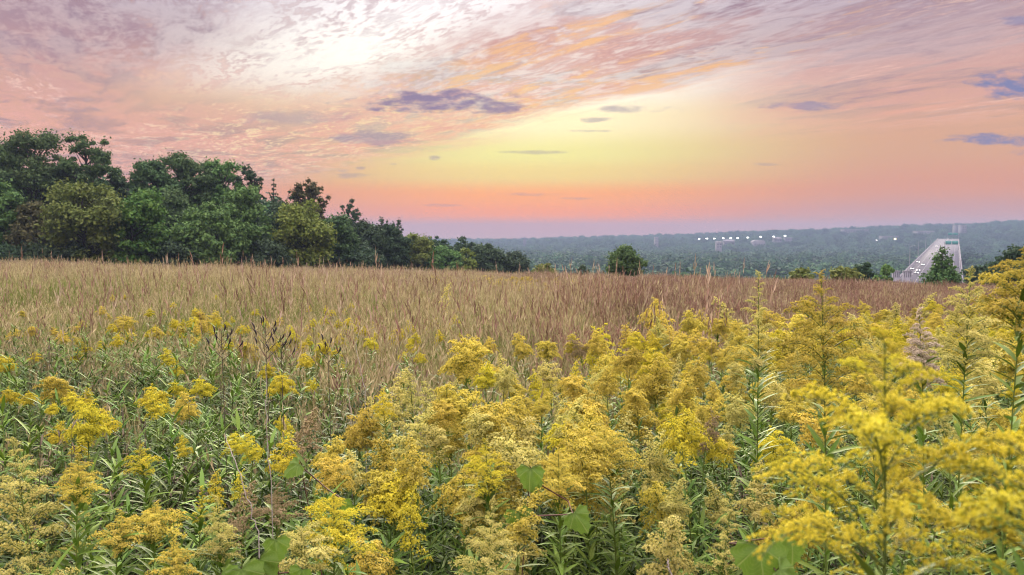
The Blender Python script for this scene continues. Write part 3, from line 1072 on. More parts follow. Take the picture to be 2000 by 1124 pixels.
for k, (t, o) in enumerate(((133, -10.6), (150, -7.0), (158, -10.8), (172, -7.2), (186, -10.8), (232, -7.0), (262, -10.8), (600, -7))):
    car(t, o, True, 'car_silver', ORD[k] + ' oncoming car with lit headlights, counted from the bridge end walls', 'oncoming cars on the bridge')
car(330, 7.2, False, 'car_dark', 'dark car driving away over the bridge', None)
for px, w, lb in ((1750, 14, 'short pale concrete wall apart from the bridge end'), (1772, 16, 'pale concrete wall with dark rails beside the bridge end')):
    p = at(px, 529, 300)
    r = empty('bridge_end_wall', (p[0], p[1], float(height(p[0], p[1]))))
    tag(r, lb, 'wall')
    W = w * 300 / FPX
    hz = p[2] - float(height(p[0], p[1]))
    g = Geo(); g.box((0, 0, hz / 2 - .3), (W, .6, hz - .6)); link('wall', g.mesh('wall', [M['concrete']]), r)
    g = Geo(); g.box((0, 0, hz - .3), (W + .3, .8, .5)); link('coping', g.mesh('coping', [M['concrete']]), r)
    for i in range(4):
        g = Geo(); g.box((-W / 2 + (i + .5) * W / 4, -.42, hz - 1.6), (.18, .14, 2.2)); link('rail', g.mesh('rail', [M['car_dark']]), r)


def slope_depth(px, row, want, d0, d1):
    """depth at which a thing of the wanted height, standing on the slope, reaches this row"""
    best = min(np.linspace(d0, d1, 80), key=lambda d: abs(at(px, row, d)[2] - float(height(at(px, row, d)[0], d)) - want))
    return float(best)


def building(px, row_top, depth, wpx, label, kind='block', mat='wall_far', rows=4, colsn=8, dpt=25.0):
    depth = slope_depth(px, row_top, 23.0 if colsn > 2 else 34.0, 1100, 2120)
    p = at(px, row_top, depth)
    zg = float(height(p[0], p[1])) - 1
    H, W = p[2] - zg, wpx * depth / FPX
    r = empty('far_building', (p[0], p[1], zg))
    tag(r, label, 'building')
    g = Geo(); g.box((0, dpt / 2, H / 2), (W, dpt, H)); link('wall', g.mesh('wall', [M[mat]]), r)
    if kind == 'dome':
        g = Geo()
        th = np.linspace(0, pi, 13)
        v = [(cos(a) * W / 2, yy, H + sin(a) * W * .22) for yy in (-.2, dpt + .2) for a in th]
        q = [[i, i + 1, 14 + i, 13 + i] for i in range(12)]
        g.add(v, q, [[0, i + 1, i] for i in range(1, 12)] + [[13, 13 + i, 14 + i] for i in range(1, 12)])
        link('roof', g.mesh('roof', [M['wall_pale']]), r)
    elif kind == 'gable':
        g = Geo()
        h2 = W * .22
        v = [(-W / 2 - .6, -1, H), (W / 2 + .6, -1, H), (-W / 2 - .6, dpt + 1, H), (W / 2 + .6, dpt + 1, H), (-W / 2 - .6, dpt / 2, H + h2), (W / 2 + .6, dpt / 2, H + h2)]
        g.add(v, [[0, 1, 5, 4], [3, 2, 4, 5], [0, 2, 3, 1]], [[0, 4, 2], [1, 3, 5]])
        link('roof', g.mesh('roof', [M['roof_far']]), r)
    else:
        g = Geo(); g.box((0, dpt / 2, H + .4), (W + .8, dpt + .8, .8)); link('roof', g.mesh('roof', [M['roof_far']]), r)
    fh = min(4.0, H / (rows + .6))
    for i in range(rows):
        for j in range(colsn):
            x = -W / 2 + (j + .5) * W / colsn
            g = Geo(); g.box((x, -.05, H - (i + .8) * fh), (W / colsn * .55, .3, fh * .5))
            link('window', g.mesh('window', [M['window_far']]), r)
    return r


building(1674, 449, 2300, 46, 'wide flat-roofed block on the far ridge', rows=4, colsn=9)
building(1484, 474, 1650, 22, 'pale low hall with a curved roof under the floodlights', 'dome', 'wall_pale', 1, 5)
building(1425, 473, 1620, 20, 'small pale gabled house under the row of floodlights', 'gable', 'wall_pale', 2, 3, 12)
building(1405, 474, 1640, 10, 'little gabled house at the end of the floodlit row', 'gable', 'wall_pale', 2, 2, 9)
building(1520, 467, 1700, 14, 'grey gabled building beside the curved-roof hall', 'gable', 'wall_far', 2, 3, 12)
building(1541, 465, 1720, 13, 'grey flat building with dark windows by the last floodlight', 'block', 'wall_far', 3, 3, 12)
building(1742, 462, 1900, 26, 'low flat building with a warm lamp on the far slope', 'block', 'wall_far', 1, 6)
building(1025, 465, 3000, 6, 'lone narrow tower block on the skyline', 'block', 'wall_far', 6, 2, 14)
building(1872, 440, 3100, 7, 'narrow tower block on the skyline above the bridge', 'block', 'wall_far', 5, 2, 14)
building(1884, 441, 3120, 8, 'second tower block on the skyline above the bridge', 'block', 'wall_far', 5, 2, 14)
building(1810, 452, 2500, 30, 'low wide block on the far slope above the bridge end', 'block', 'wall_pale', 2, 6)
building(1283, 464, 2700, 6, 'tiny flat block on the skyline past the lone rounded tree', 'block', 'wall_pale', 2, 2, 14)


def floodlight(px, row, depth, label, group, wm=3.6, hm=2.0, mat='lamp_white'):
    depth = slope_depth(px, row, 22.0, 1100, 2100)
    p = at(px, row, depth)
    zg = float(height(p[0], p[1]))
    r = empty('floodlight_mast', (p[0], p[1], zg))
    tag(r, label, 'floodlight', group)
    h = p[2] - zg
    g = Geo(); g.tube([(0, 0, 0), (0, 0, h * .5), (0, 0, h)], [.4, .3, .2], 6); link('mast', g.mesh('mast', [M['steel']]), r)
    g = Geo(); g.box((0, .3, h), (wm + .6, .3, hm + .4)); link('lamp_frame', g.mesh('lamp_frame', [M['steel']]), r)
    for i in (-1, 0, 1):
        g = Geo(); g.tube([(i * wm / 3, .14, h), (i * wm / 3, -.02, h), (i * wm / 3, -.35, h), (i * wm / 3, -.4, h)], [hm * .3, hm * .4, hm * .46, .02], 10)
        link('lamp', g.mesh('lamp', [M[mat]]), r)


for k, (px, row) in enumerate(((1365, 467), (1380.5, 466.5), (1395, 466.5), (1412.5, 465.5), (1427, 465.5), (1440.5, 465.5), (1460.5, 464.5), (1485.5, 463), (1511, 462.5), (1533, 461))):
    floodlight(px, row, 1580, ORD[9 - k] + ' lit white floodlight mast of the far row, counted from the bridge side', 'row of floodlights on the far slope')
floodlight(1748, 467, 1850, 'warm yellow lamp mast before the low flat building', None, 3.0, 2.2, 'lamp_warm')
floodlight(1712, 469.5, 1750, 'small white lamp mast between the wide block and the bridge', None, 2.4, 1.0)
floodlight(1839, 470, 1130, 'white lamp mast at the far bridge end', None, 2.0, 1.6)


# ------------------------------------------------------------------ grasses of the meadow
def blade(g, rng, x, y, h, wid, lean, az, m, seg=3, head=None):
    """one grass blade or culm as a bent strip; culms may carry a seed head (material head)"""
    t = np.linspace(0, 1, seg + 1)
    out = lean * h * t ** 2
    c = np.stack([x + cos(az) * out, y + sin(az) * out, h * (t - .25 * lean * t ** 2)], -1)
    fa = rng.random() * pi
    s = np.array([cos(fa), sin(fa), 0])
    ww = wid * (1 - .75 * t)[:, None]
    v = np.empty((2 * (seg + 1), 3))
    v[0::2], v[1::2] = c - s * ww / 2, c + s * ww / 2
    q = [[2 * i, 2 * i + 1, 2 * i + 3, 2 * i + 2] for i in range(seg)]
    g.add(v, q, None, m)
    if head is not None:
        tip = c[-1]
        d = c[-1] - c[-2]
        d /= np.linalg.norm(d)
        nsp = 5
        for i in range(nsp):
            f = i / nsp
            a = rng.random() * 2 * pi
            o = np.array([cos(a), sin(a), 0]) * .012 + d * .05
            p0 = tip - d * (.16 * (1 - f)) * 1.0
            L = .07 + .04 * rng.random()
            o = o / np.linalg.norm(o) * L
            sd = np.cross(o, [cos(a + 1), sin(a + 1), .1])
            sd = sd / (np.linalg.norm(sd) + 1e-9) * .006
            g.add([p0, p0 + o * .5 + sd, p0 + o, p0 + o * .5 - sd], [[0, 1, 2, 3]], None, head)


def grass_mesh(seed, ng, nc, hg, hc, rad, culm, wid=.0055, cw=.0036, gf=.8):
    rng = np.random.default_rng(seed)
    g = Geo()
    for i in range(ng):
        a, r = rng.random() * 2 * pi, rad * math.sqrt(rng.random())
        blade(g, rng, cos(a) * r, sin(a) * r, hg * (.55 + .6 * rng.random()), wid * (.7 + .6 * rng.random()), .15 + .65 * rng.random(), a + rng.normal() * .7,
              0 if rng.random() < gf else 1)
    for i in range(nc):
        a, r = rng.random() * 2 * pi, rad * math.sqrt(rng.random())
        blade(g, rng, cos(a) * r, sin(a) * r, hc * (.75 + .4 * rng.random()), cw, .03 + .22 * rng.random() ** 2, a + rng.normal(), 1, 3, 1)
    return g.mesh('grass_clump', [M['grass_green'], M[culm]])


GR = []
for i in range(4): GR.append(grass_mesh(700 + i, 60, 18, .78, 1.05, .26, 'grass_tan'))            # 0-3 tan
for i in range(4): GR.append(grass_mesh(710 + i, 50, 24, .76, 1.12, .26, 'grass_pink'))           # 4-7 pinkish
for i in range(4): GR.append(grass_mesh(720 + i, 44, 24, .78, 1.18, .24, 'grass_red'))            # 8-11 red
for i in range(3): GR.append(grass_mesh(730 + i, 105, 4, .78, .95, .24, 'grass_tan', .0058, .0036, .97))         # 12-14 green
for i in range(3): GR.append(grass_mesh(740 + i, 5, 5, .7, 1.5, .34, 'grass_pink' if i == 1 else 'grass_red', .0055, .004))   # 15-17 tall red stalks
GRASS_SRC = source_collection('grass_source', GR)


def vnoise(x, y, seed):
    """smooth value noise in 0..1"""
    rng = np.random.default_rng(seed)
    tab = rng.random((64, 64))
    xi, yi = np.floor(x).astype(int), np.floor(y).astype(int)
    fx, fy = x - xi, y - yi
    fx, fy = fx * fx * (3 - 2 * fx), fy * fy * (3 - 2 * fy)
    T = lambda a, b: tab[a % 64, b % 64]
    return (T(xi, yi) * (1 - fx) + T(xi + 1, yi) * fx) * (1 - fy) + (T(xi, yi + 1) * (1 - fx) + T(xi + 1, yi + 1) * fx) * fy


def grass_start(px):
    """depth at which the forbs give way to grass, by direction"""
    return np.interp(px, [-200, 0, 300, 500, 700, 900, 1150, 1350, 1500, 1700, 2200], [11, 11, 10.5, 9.0, 7.6, 6.0, 5.6, 8.0, 11.0, 12.0, 12.5])


def build_grass():
    rng = np.random.default_rng(31)
    A = []
    for r0, r1, dens in ((3.5, 12, 34), (12, 24, 20), (24, 45, 8), (45, 80, 4.0), (80, 150, 2.0)):
        area = radians(92) / 2 * (r1 ** 2 - r0 ** 2)
        n = int(area * dens)
        a = (rng.random(n) - .5) * radians(92)
        r = np.sqrt(r0 ** 2 + rng.random(n) * (r1 ** 2 - r0 ** 2))
        A.append(np.stack([np.sin(a) * r, np.cos(a) * r], -1))
    P = np.concatenate(A)
    px = 1000 + FPX * P[:, 0] / P[:, 1]
    gs = grass_start(px)
    pr = sst(-4.5, 1.5, P[:, 1] - gs) * (1 - .9 * ((px > 1300) & (P[:, 1] < gs)))
    s = .35 * P[:, 0] + .94 * P[:, 1] - 75
    keep = (rng.random(len(P)) < pr) & (s < 45)
    # meadow stops at the wood
    keep &= ~((px < 780) & (P[:, 1] > np.interp(px, [0, 800], [84, 112])))
    P, px, gs = P[keep], px[keep], gs[keep]
    n = len(P)
    past = P[:, 1] - gs
    n1 = vnoise(P[:, 0] * .35, P[:, 1] * .22, 5)
    n2 = vnoise(P[:, 0] * .11 + 9, P[:, 1] * .09, 6)
    u = rng.random(n)
    red = np.clip(sst(850, 1300, px) * .62 + (n1 - .55) * .6, 0, 1) * sst(0, 4, past)
    green = np.interp(past, [0, 5, 12, 25, 40], [.98, .97, .90, .62, .36]) * np.clip(.78 + n2 * .5, 0, 1.2) * (1 - .62 * sst(950, 1350, px))
    pink = np.clip(sst(6, 26, past) * (.15 + .6 * n2), 0, .9)
    ix = np.where(u < green, rng.integers(12, 15, n),
                  np.where(rng.random(n) < red, rng.integers(8, 12, n),
                           np.where(rng.random(n) < pink, rng.integers(4, 8, n), rng.integers(0, 4, n))))
    # clusters of tall red stalks
    tall = rng.random(n) < np.clip((n1 - .62) * .9, 0, 1) * .5 * np.where((px > 450) & (px < 1500), 1, .25) * np.where(P[:, 1] < 60, 1, .3)
    ix = np.where(tall, rng.integers(15, 18, n), ix)
    z = height(P[:, 0], P[:, 1])
    sc = 0.85 + .4 * rng.random(n)
    sc = sc * np.where(P[:, 1] > 45, 1.25, 1)
    zz = (0.82 + .36 * rng.random(n)) * (0.74 + .48 * vnoise(P[:, 0] * .45, P[:, 1] * .3, 8)) * (0.62 + .38 * sst(1, 15, past))
    zz = zz * np.where((ix >= 12) & (ix < 15), 1.32, 1.0)
    tilt = rng.normal(size=(n, 2)) * .05
    m = 260
    ty = 6.5 + 22 * rng.random(m) ** 1.5
    tpx = rng.choice([520, 560, 740, 770, 985, 1060, 1110, 1150, 1230, 1330, 640, 860], m) + rng.normal(size=m) * 28
    tpx = np.where(rng.random(m) < .45, -40 + 1560 * rng.random(m), tpx)
    tp = np.stack([(tpx - 1000) / FPX * ty, ty], -1)
    P = np.concatenate([P, tp]); z = np.concatenate([z, height(tp[:, 0], tp[:, 1])])
    ix = np.concatenate([ix, rng.integers(15, 18, m)]); sc = np.concatenate([sc, .8 + .3 * rng.random(m)])
    zz = np.concatenate([zz, .88 + .28 * rng.random(m)]); tilt = np.concatenate([tilt, rng.normal(size=(m, 2)) * .10])
    n += m
    scatter('prairie_grass', GRASS_SRC, np.stack([P[:, 0], P[:, 1], z], -1), rng.random(n) * 2 * pi, sc, ix,
            'tan, green and reddish prairie grass covering the meadow to its crest', 'grass', tilt, zz)


build_grass()

# ------------------------------------------------------------------ goldenrod
def floret_template():
    """narrow green bud opening into five ragged rays and a disc"""
    v = [(0, 0, 0)] + [(.52, .17 * cos(a), .17 * sin(a)) for a in (0, pi / 2, pi, 3 * pi / 2)]
    t = [[0, 1, 2], [0, 2, 3], [0, 3, 4], [0, 4, 1]]
    m = [1] * 4
    for k in range(5):
        a = k * 2 * pi / 5 + .3
        b = len(v)
        L = 1.0 + .18 * (k % 2)
        v += [(.5, .2 * cos(a - .75), .2 * sin(a - .75)), (.5, .2 * cos(a + .75), .2 * sin(a + .75)), (L, .5 * cos(a), .5 * sin(a)), (.95, .05, 0)]
        t += [[b, b + 1, b + 2], [b + 1, b, b + 3]]
        m += [2, 2]
    return np.array(v), t, np.array(m)


FLO, FLO_T, FLO_M = floret_template()


def add_branch(g, rng, origin, az, L, up, arch, fsize, dense=1.0, curl=0.0, sub=True):
    """an arching flower branch with florets crowded on its upper side"""
    n = 9
    t = np.linspace(0, 1, n)
    hx = L * (t - .12 * t ** 3)
    hz = L * (up * t - arch * t ** 2)
    az_t = az + curl * t
    c = np.stack([np.cos(az_t) * hx, np.sin(az_t) * hx, hz], -1) + origin
    g.tube(c, np.linspace(.0013, .0005, n) * (L / .12) ** .3, 3, 0)
    nf = max(6, int(L / .0032 * 1.9 * dense))
    f = .12 + .88 * rng.random(nf) ** .85
    i = np.clip((f * (n - 1)).astype(int), 0, n - 2)
    u = f * (n - 1) - i
    p = c[i] * (1 - u)[:, None] + c[i + 1] * u[:, None]
    d = c[i + 1] - c[i]
    d /= np.linalg.norm(d, axis=1)[:, None]
    side = np.cross(d, [0, 0, 1.0])
    side /= np.linalg.norm(side, axis=1)[:, None] + 1e-9
    upv = np.cross(side, d)
    th = rng.normal(size=nf) * .75
    nrm = side * np.sin(th)[:, None] + upv * np.cos(th)[:, None]
    dirs = nrm + d * (.45 + .5 * rng.random((nf, 1))) + rng.normal(size=(nf, 3)) * .18
    off = (.003 + .009 * rng.random(nf) * (1 - .65 * f))[:, None]
    Mx = frames(dirs, d + nrm * .3)
    s = fsize * (.7 + .6 * rng.random(nf))
    g.inst(FLO, Mx * s[:, None, None], p + nrm * off * (fsize / .005), t=FLO_T, m=FLO_M)
    if sub and L > .07:
        for k in range(5):
            f0 = .12 + .13 * k
            j = int(f0 * (n - 1))
            sgn = 1 if k % 2 else -1
            add_branch(g, rng, c[j], az + sgn * (.55 + .2 * rng.random()), L * (.42 - .06 * k) * (.8 + .4 * rng.random()), up * .8 + .1, arch, fsize, dense, 0, False)


def plume_layout(rng, H, R, nb, shape):
    """heights, directions and lengths of the branches of one plume"""
    out = []
    for k in range(nb):
        f = (k + .3) / nb
        prof = {'pyramid': (1 - f) ** .8 * (.75 + .5 * min(f * 4, 1) * .5), 'broad': (1 - f ** 1.6) * .95, 'spike': (1 - f) ** .55 * .8,
                'club': (.55 + .9 * f) * (1 - f ** 3)}[shape]
        L = max(R * prof * (.75 + .45 * rng.random()), R * .14)
        out.append((f * H, k * 2.39996 + rng.normal() * .3, L, .75 + .5 * rng.random() + .5 * f, .75 + .45 * rng.random()))
    return out


SHAPES = {'Y': [('pyramid', .17, .11, 26), ('broad', .13, .12, 24), ('spike', .18, .065, 24), ('pyramid', .15, .12, 24)],
          'O': [('pyramid', .18, .13, 30), ('broad', .15, .14, 28), ('pyramid', .15, .11, 24)],
          'P': [('pyramid', .21, .10, 28), ('spike', .22, .07, 26), ('club', .15, .09, 22)],
          'D': [('pyramid', .22, .12, 30), ('broad', .18, .13, 28)],
          'B': [('pyramid', .17, .08, 22), ('broad', .13, .09, 20)],
          'W': [('pyramid', .20, .085, 26)]}
FS = {'D': .0058, 'Y': .0056, 'O': .0058, 'P': .0062, 'B': .006, 'W': .0085}
PLUMES, BRANCHES = {}, {}
for ki, (k, shp) in enumerate(SHAPES.items()):
    mats = [M['stem'], M['base' + k], M['petal' + k]]
    PLUMES[k] = []
    for i, (sh, H, R, nb) in enumerate(shp * 2):
        rng = np.random.default_rng(900 + ki * 10 + i)
        if i >= len(shp):
            H, R, nb = H * (.75 + .5 * rng.random()), R * (.8 + .4 * rng.random()), int(nb * .85)
        g = Geo()
        nod = rng.normal(size=2) * .035
        g.tube([(0, 0, -.02), (nod[0] * .2, nod[1] * .2, H * .5), (nod[0], nod[1], H)], [.0024, .0018, .001], 4, 0)
        for (z, az, L, up, ar) in plume_layout(rng, H, R, nb, sh):
            add_branch(g, rng, np.array([nod[0] * (z / H) ** 2, nod[1] * (z / H) ** 2, z]), az, L, up, ar, FS[k] * 1.38, 1.3 if k != 'W' else .7, rng.normal() * .3)
        add_branch(g, rng, np.array([nod[0] * .8, nod[1] * .8, H * .9]), 1.0, .035, 2.0, .8, FS[k], 1.2, 0, False)
        PLUMES[k].append((g.mesh('plume', mats), H, R))
    # single branches for plants whose branches can be told apart, along +X, one unit long = 0.12 m
    BRANCHES[k] = []
    for i in range(4):
        rng = np.random.default_rng(950 + ki * 10 + i)
        g = Geo()
        add_branch(g, rng, np.zeros(3), 0.0, .12, .95, .72, FS[k], 1.15, rng.normal() * .25)
        BRANCHES[k].append(g.mesh('flower_branch', mats))
    for i in range(3):
        rng = np.random.default_rng(970 + ki * 10 + i)
        g = Geo()
        add_branch(g, rng, np.zeros(3), 0.0, .24, .85, .72, FS[k] * .95, 1.2, rng.normal() * .25)
        BRANCHES[k].append(g.mesh('flower_branch', mats))


def leaf_template(L, W, droop, fold=.25, st=4):
    """lanceolate leaf along +X with a folded midrib and drooping tip"""
    t = np.linspace(0, 1, st + 1)
    w = W / 2 * np.sin(np.clip(t, .04, 1) ** .8 * pi) ** .8
    w[-1] = 0.0004
    z = L * (-droop * t ** 2)
    v = []
    for tt, ww, zz in zip(t, w, z):
        v += [(L * tt, ww, zz + ww * fold), (L * tt, 0, zz), (L * tt, -ww, zz + ww * fold)]
    q = []
    for i in range(st):
        a = 3 * i
        q += [[a, a + 1, a + 4, a + 3], [a + 1, a + 2, a + 5, a + 4]]
    return np.array(v), np.array(q)


LT = leaf_template(.105, .0165, .18)
LEAF_MESH = [mesh('leaf', *leaf_template(.105, .016, d)[:2], mats=[M['leaf']]) for d in (.08, .2, .35)]


def leafy_stem(rng, H, nleaf, lsize, z0, z1, mats, wid=.0022, slope=(.3, 1.0), lt=LT):
    """stem and joined leaves; returns two meshes"""
    bx, by = rng.normal(size=2) * .02 * H
    t = np.linspace(0, 1, 6)
    c = np.stack([bx * np.sin(t * pi), by * np.sin(t * pi), H * t], -1)
    gs = Geo()
    gs.tube(c, np.linspace(wid * 1.5, wid * .9, 6), 5)
    f = np.sort(z0 + (z1 - z0) * rng.random(nleaf))
    p = np.stack([np.interp(f, t, c[:, i]) for i in range(3)], -1)
    az = np.arange(nleaf) * 2.39996 + rng.normal(size=nleaf) * .3
    e = slope[0] + (slope[1] - slope[0]) * rng.random(nleaf)
    d = np.stack([np.cos(az) * np.cos(e), np.sin(az) * np.cos(e), np.sin(e)], -1)
    s = lsize * (.7 + .5 * rng.random(nleaf)) * (1.1 - .45 * f)
    gl = Geo()
    gl.inst(lt[0], frames(d, np.tile([0, 0, 1.0], (nleaf, 1))) * s[:, None, None], p, q=lt[1])
    return gs.mesh('stem', [mats[0]], True), gl.mesh('foliage', [mats[1]])


STEMS = [leafy_stem(np.random.default_rng(40 + i), 1.0, 78, 1.0, .12, .985, (M['stem'], M['leaf'])) for i in range(6)]
GOLD = 'goldenrod plants'
STY = {'Y': ('bright yellow goldenrod in the meadow, plain arching plume', 'yellow'),
       'O': ('ochre-gold goldenrod in the meadow, fading arching plume', 'ochre'),
       'P': ('pale greenish-yellow goldenrod in the meadow, still in bud', 'pale'),
       'D': ('dull olive-gold goldenrod in the meadow', 'dull'),
       'B': ('brown faded goldenrod in the meadow, dried plume', 'brown'),
       'W': ('fluffy goldenrod gone to seed in the meadow', 'fluff')}
used_spots = []


def goldenrod(x, y, H, kind, vi, rng, scale=1.0, label=None, split=False, tilt=None):
    """one goldenrod: stem, leaves, plume; H is the height of the plume tip"""
    z = float(height(x, y))
    me, ph, pr = PLUMES[kind][vi % len(PLUMES[kind])]
    sh = H - ph * scale
    root = empty('goldenrod', (x, y, z), rng.random() * 2 * pi)
    tl = rng.normal(size=2) * .075 if tilt is None else tilt
    root.rotation_euler = (tl[0], tl[1], root.rotation_euler[2])
    tag(root, label or STY[kind][0], 'goldenrod', GOLD)
    used_spots.append((x, y))
    if not split:
        s, f = STEMS[rng.integers(len(STEMS))]
        link('stem', s, root, scale=(1, 1, sh))
        o = link('foliage', f, root, scale=(1, 1, sh)); o['kind'] = 'stuff'
        link('plume', me, root, (0, 0, sh - .004), (0, 0, rng.random() * 6), scale)
        return root
    g = Geo()
    tip = np.array([rng.normal() * .03, rng.normal() * .03, H])
    t = np.linspace(0, 1, 8)
    c = np.stack([tip[0] * t ** 3, tip[1] * t ** 3, H * t], -1)
    g.tube(c, np.linspace(.0042, .0011, 8), 6)
    link('stem', g.mesh('stem', [M['stem']], True), root)
    nl = 104
    for i in range(nl):
        f = .34 + (sh / H - .34 + .05) * (i / nl) ** .85
        p = [np.interp(f, t, c[:, j]) for j in range(3)]
        link('leaf', LEAF_MESH[rng.integers(3)], root, p, (rng.normal() * .2, -(.3 + .7 * rng.random()), i * 2.39996 + rng.normal() * .3),
             (.65 + .45 * rng.random()) * (1.25 - .4 * f))
    shp, _, _, nb = (SHAPES[kind] * 2)[vi % len(PLUMES[kind])]
    for (zz, az, L, up, ar) in plume_layout(rng, ph * scale, pr * scale, int(nb * 1.15), shp):
        f = (sh + zz) / H
        p = [np.interp(f, t, c[:, j]) for j in range(3)]
        bi, bl = (int(rng.integers(4)), .12) if L < .15 else (4 + int(rng.integers(3)), .24)
        link('flower_branch', BRANCHES[kind][bi], root, p, (rng.normal() * .12, -.25 * (up - 1.0) - .12 * zz / ph, az), L / bl * 1.08)
    link('flower_branch', BRANCHES[kind][0], root, tip - [0, 0, .02], (0, -1.0, 0), .35)
    return root


LANDMARKS = []
SHORT = ['the biggest blurred goldenrod', 'the outer blurred goldenrod', 'the tall olive-gold plume over red grass', 'the slender pale spire',
         'the pale plume before the cone-shaped tree', 'the drooping plume beside the cone-shaped tree', 'the fluffy seed head',
         'the large pale corner plant', 'the ochre plant behind the pale corner plant', 'the small yellow plant beside the corner plant',
         'the pointed yellow plume over dark weeds', 'the low ochre front plume', 'the broad brownish gold head', 'the golden tip by the brownish head',
         'the thin yellow spike', 'the pale budding plant by the white stalk', 'the brown dried head by the white stalk',
         'the bushy bright yellow front plant', 'the pale club-shaped plant', 'the cream-yellow pointed front plume', 'the rich gold plume above grape leaves',
         'the yellow plume beside a grape leaf', 'the broad ochre head over the leafy gap', 'the creamy budding plant by the blurred one', 'the dull gold front plume']


def near_label(kind, x, y, size):
    """look of the plant, then the most striking plant it stands beside"""
    a = np.array([(q[0], q[1]) for q in LANDMARKS])
    i = int(np.argmin(np.hypot(a[:, 0] - x, a[:, 1] - y) / (1 + .12 * y)))
    look = {'Y': 'bright yellow', 'O': 'golden ochre', 'P': 'pale budding', 'B': 'brown faded', 'D': 'dull olive-gold', 'W': 'fluffy seeding'}[kind]
    sz = 'small' if size < .92 else ('large' if size > 1.18 else 'middling')
    return '%s %s goldenrod growing by %s' % (sz, look, LANDMARKS[i][2])


PROTECT = []


def place(px, py, w, kind, H, vi=0, label=None, split=False, seed=0, depth=None, low=None):
    """goldenrod whose tip is at a photograph pixel, with a tip height of H metres above its ground"""
    rng = np.random.default_rng(2000 + seed)
    d = 3.0
    for _ in range(25):
        p = at(px, py, d)
        gz_ = float(height(p[0], d))
        # drop per metre of depth along this pixel's ray
        k = (EYE - p[2]) / d
        d = (EYE - gz_ - H) / k if k > 1e-4 else d
        d = min(max(d, .5), 14)
    if depth:
        d = depth
    p = at(px, py, d)
    _, ph, pr = PLUMES[kind][vi % len(PLUMES[kind])]
    sc = (w * d / FPX) / (1.75 * pr)
    if low:
        PROTECT.append((px, w * .5 + 25, low, d))
    if label is not None:
        LANDMARKS.append((p[0], p[1], SHORT[len(LANDMARKS)]))
    else:
        label = near_label(kind, p[0], p[1], sc)
    return goldenrod(p[0], p[1], p[2] - float(height(p[0], p[1])), kind, vi, rng, sc, label, split, tilt=(0, 0))


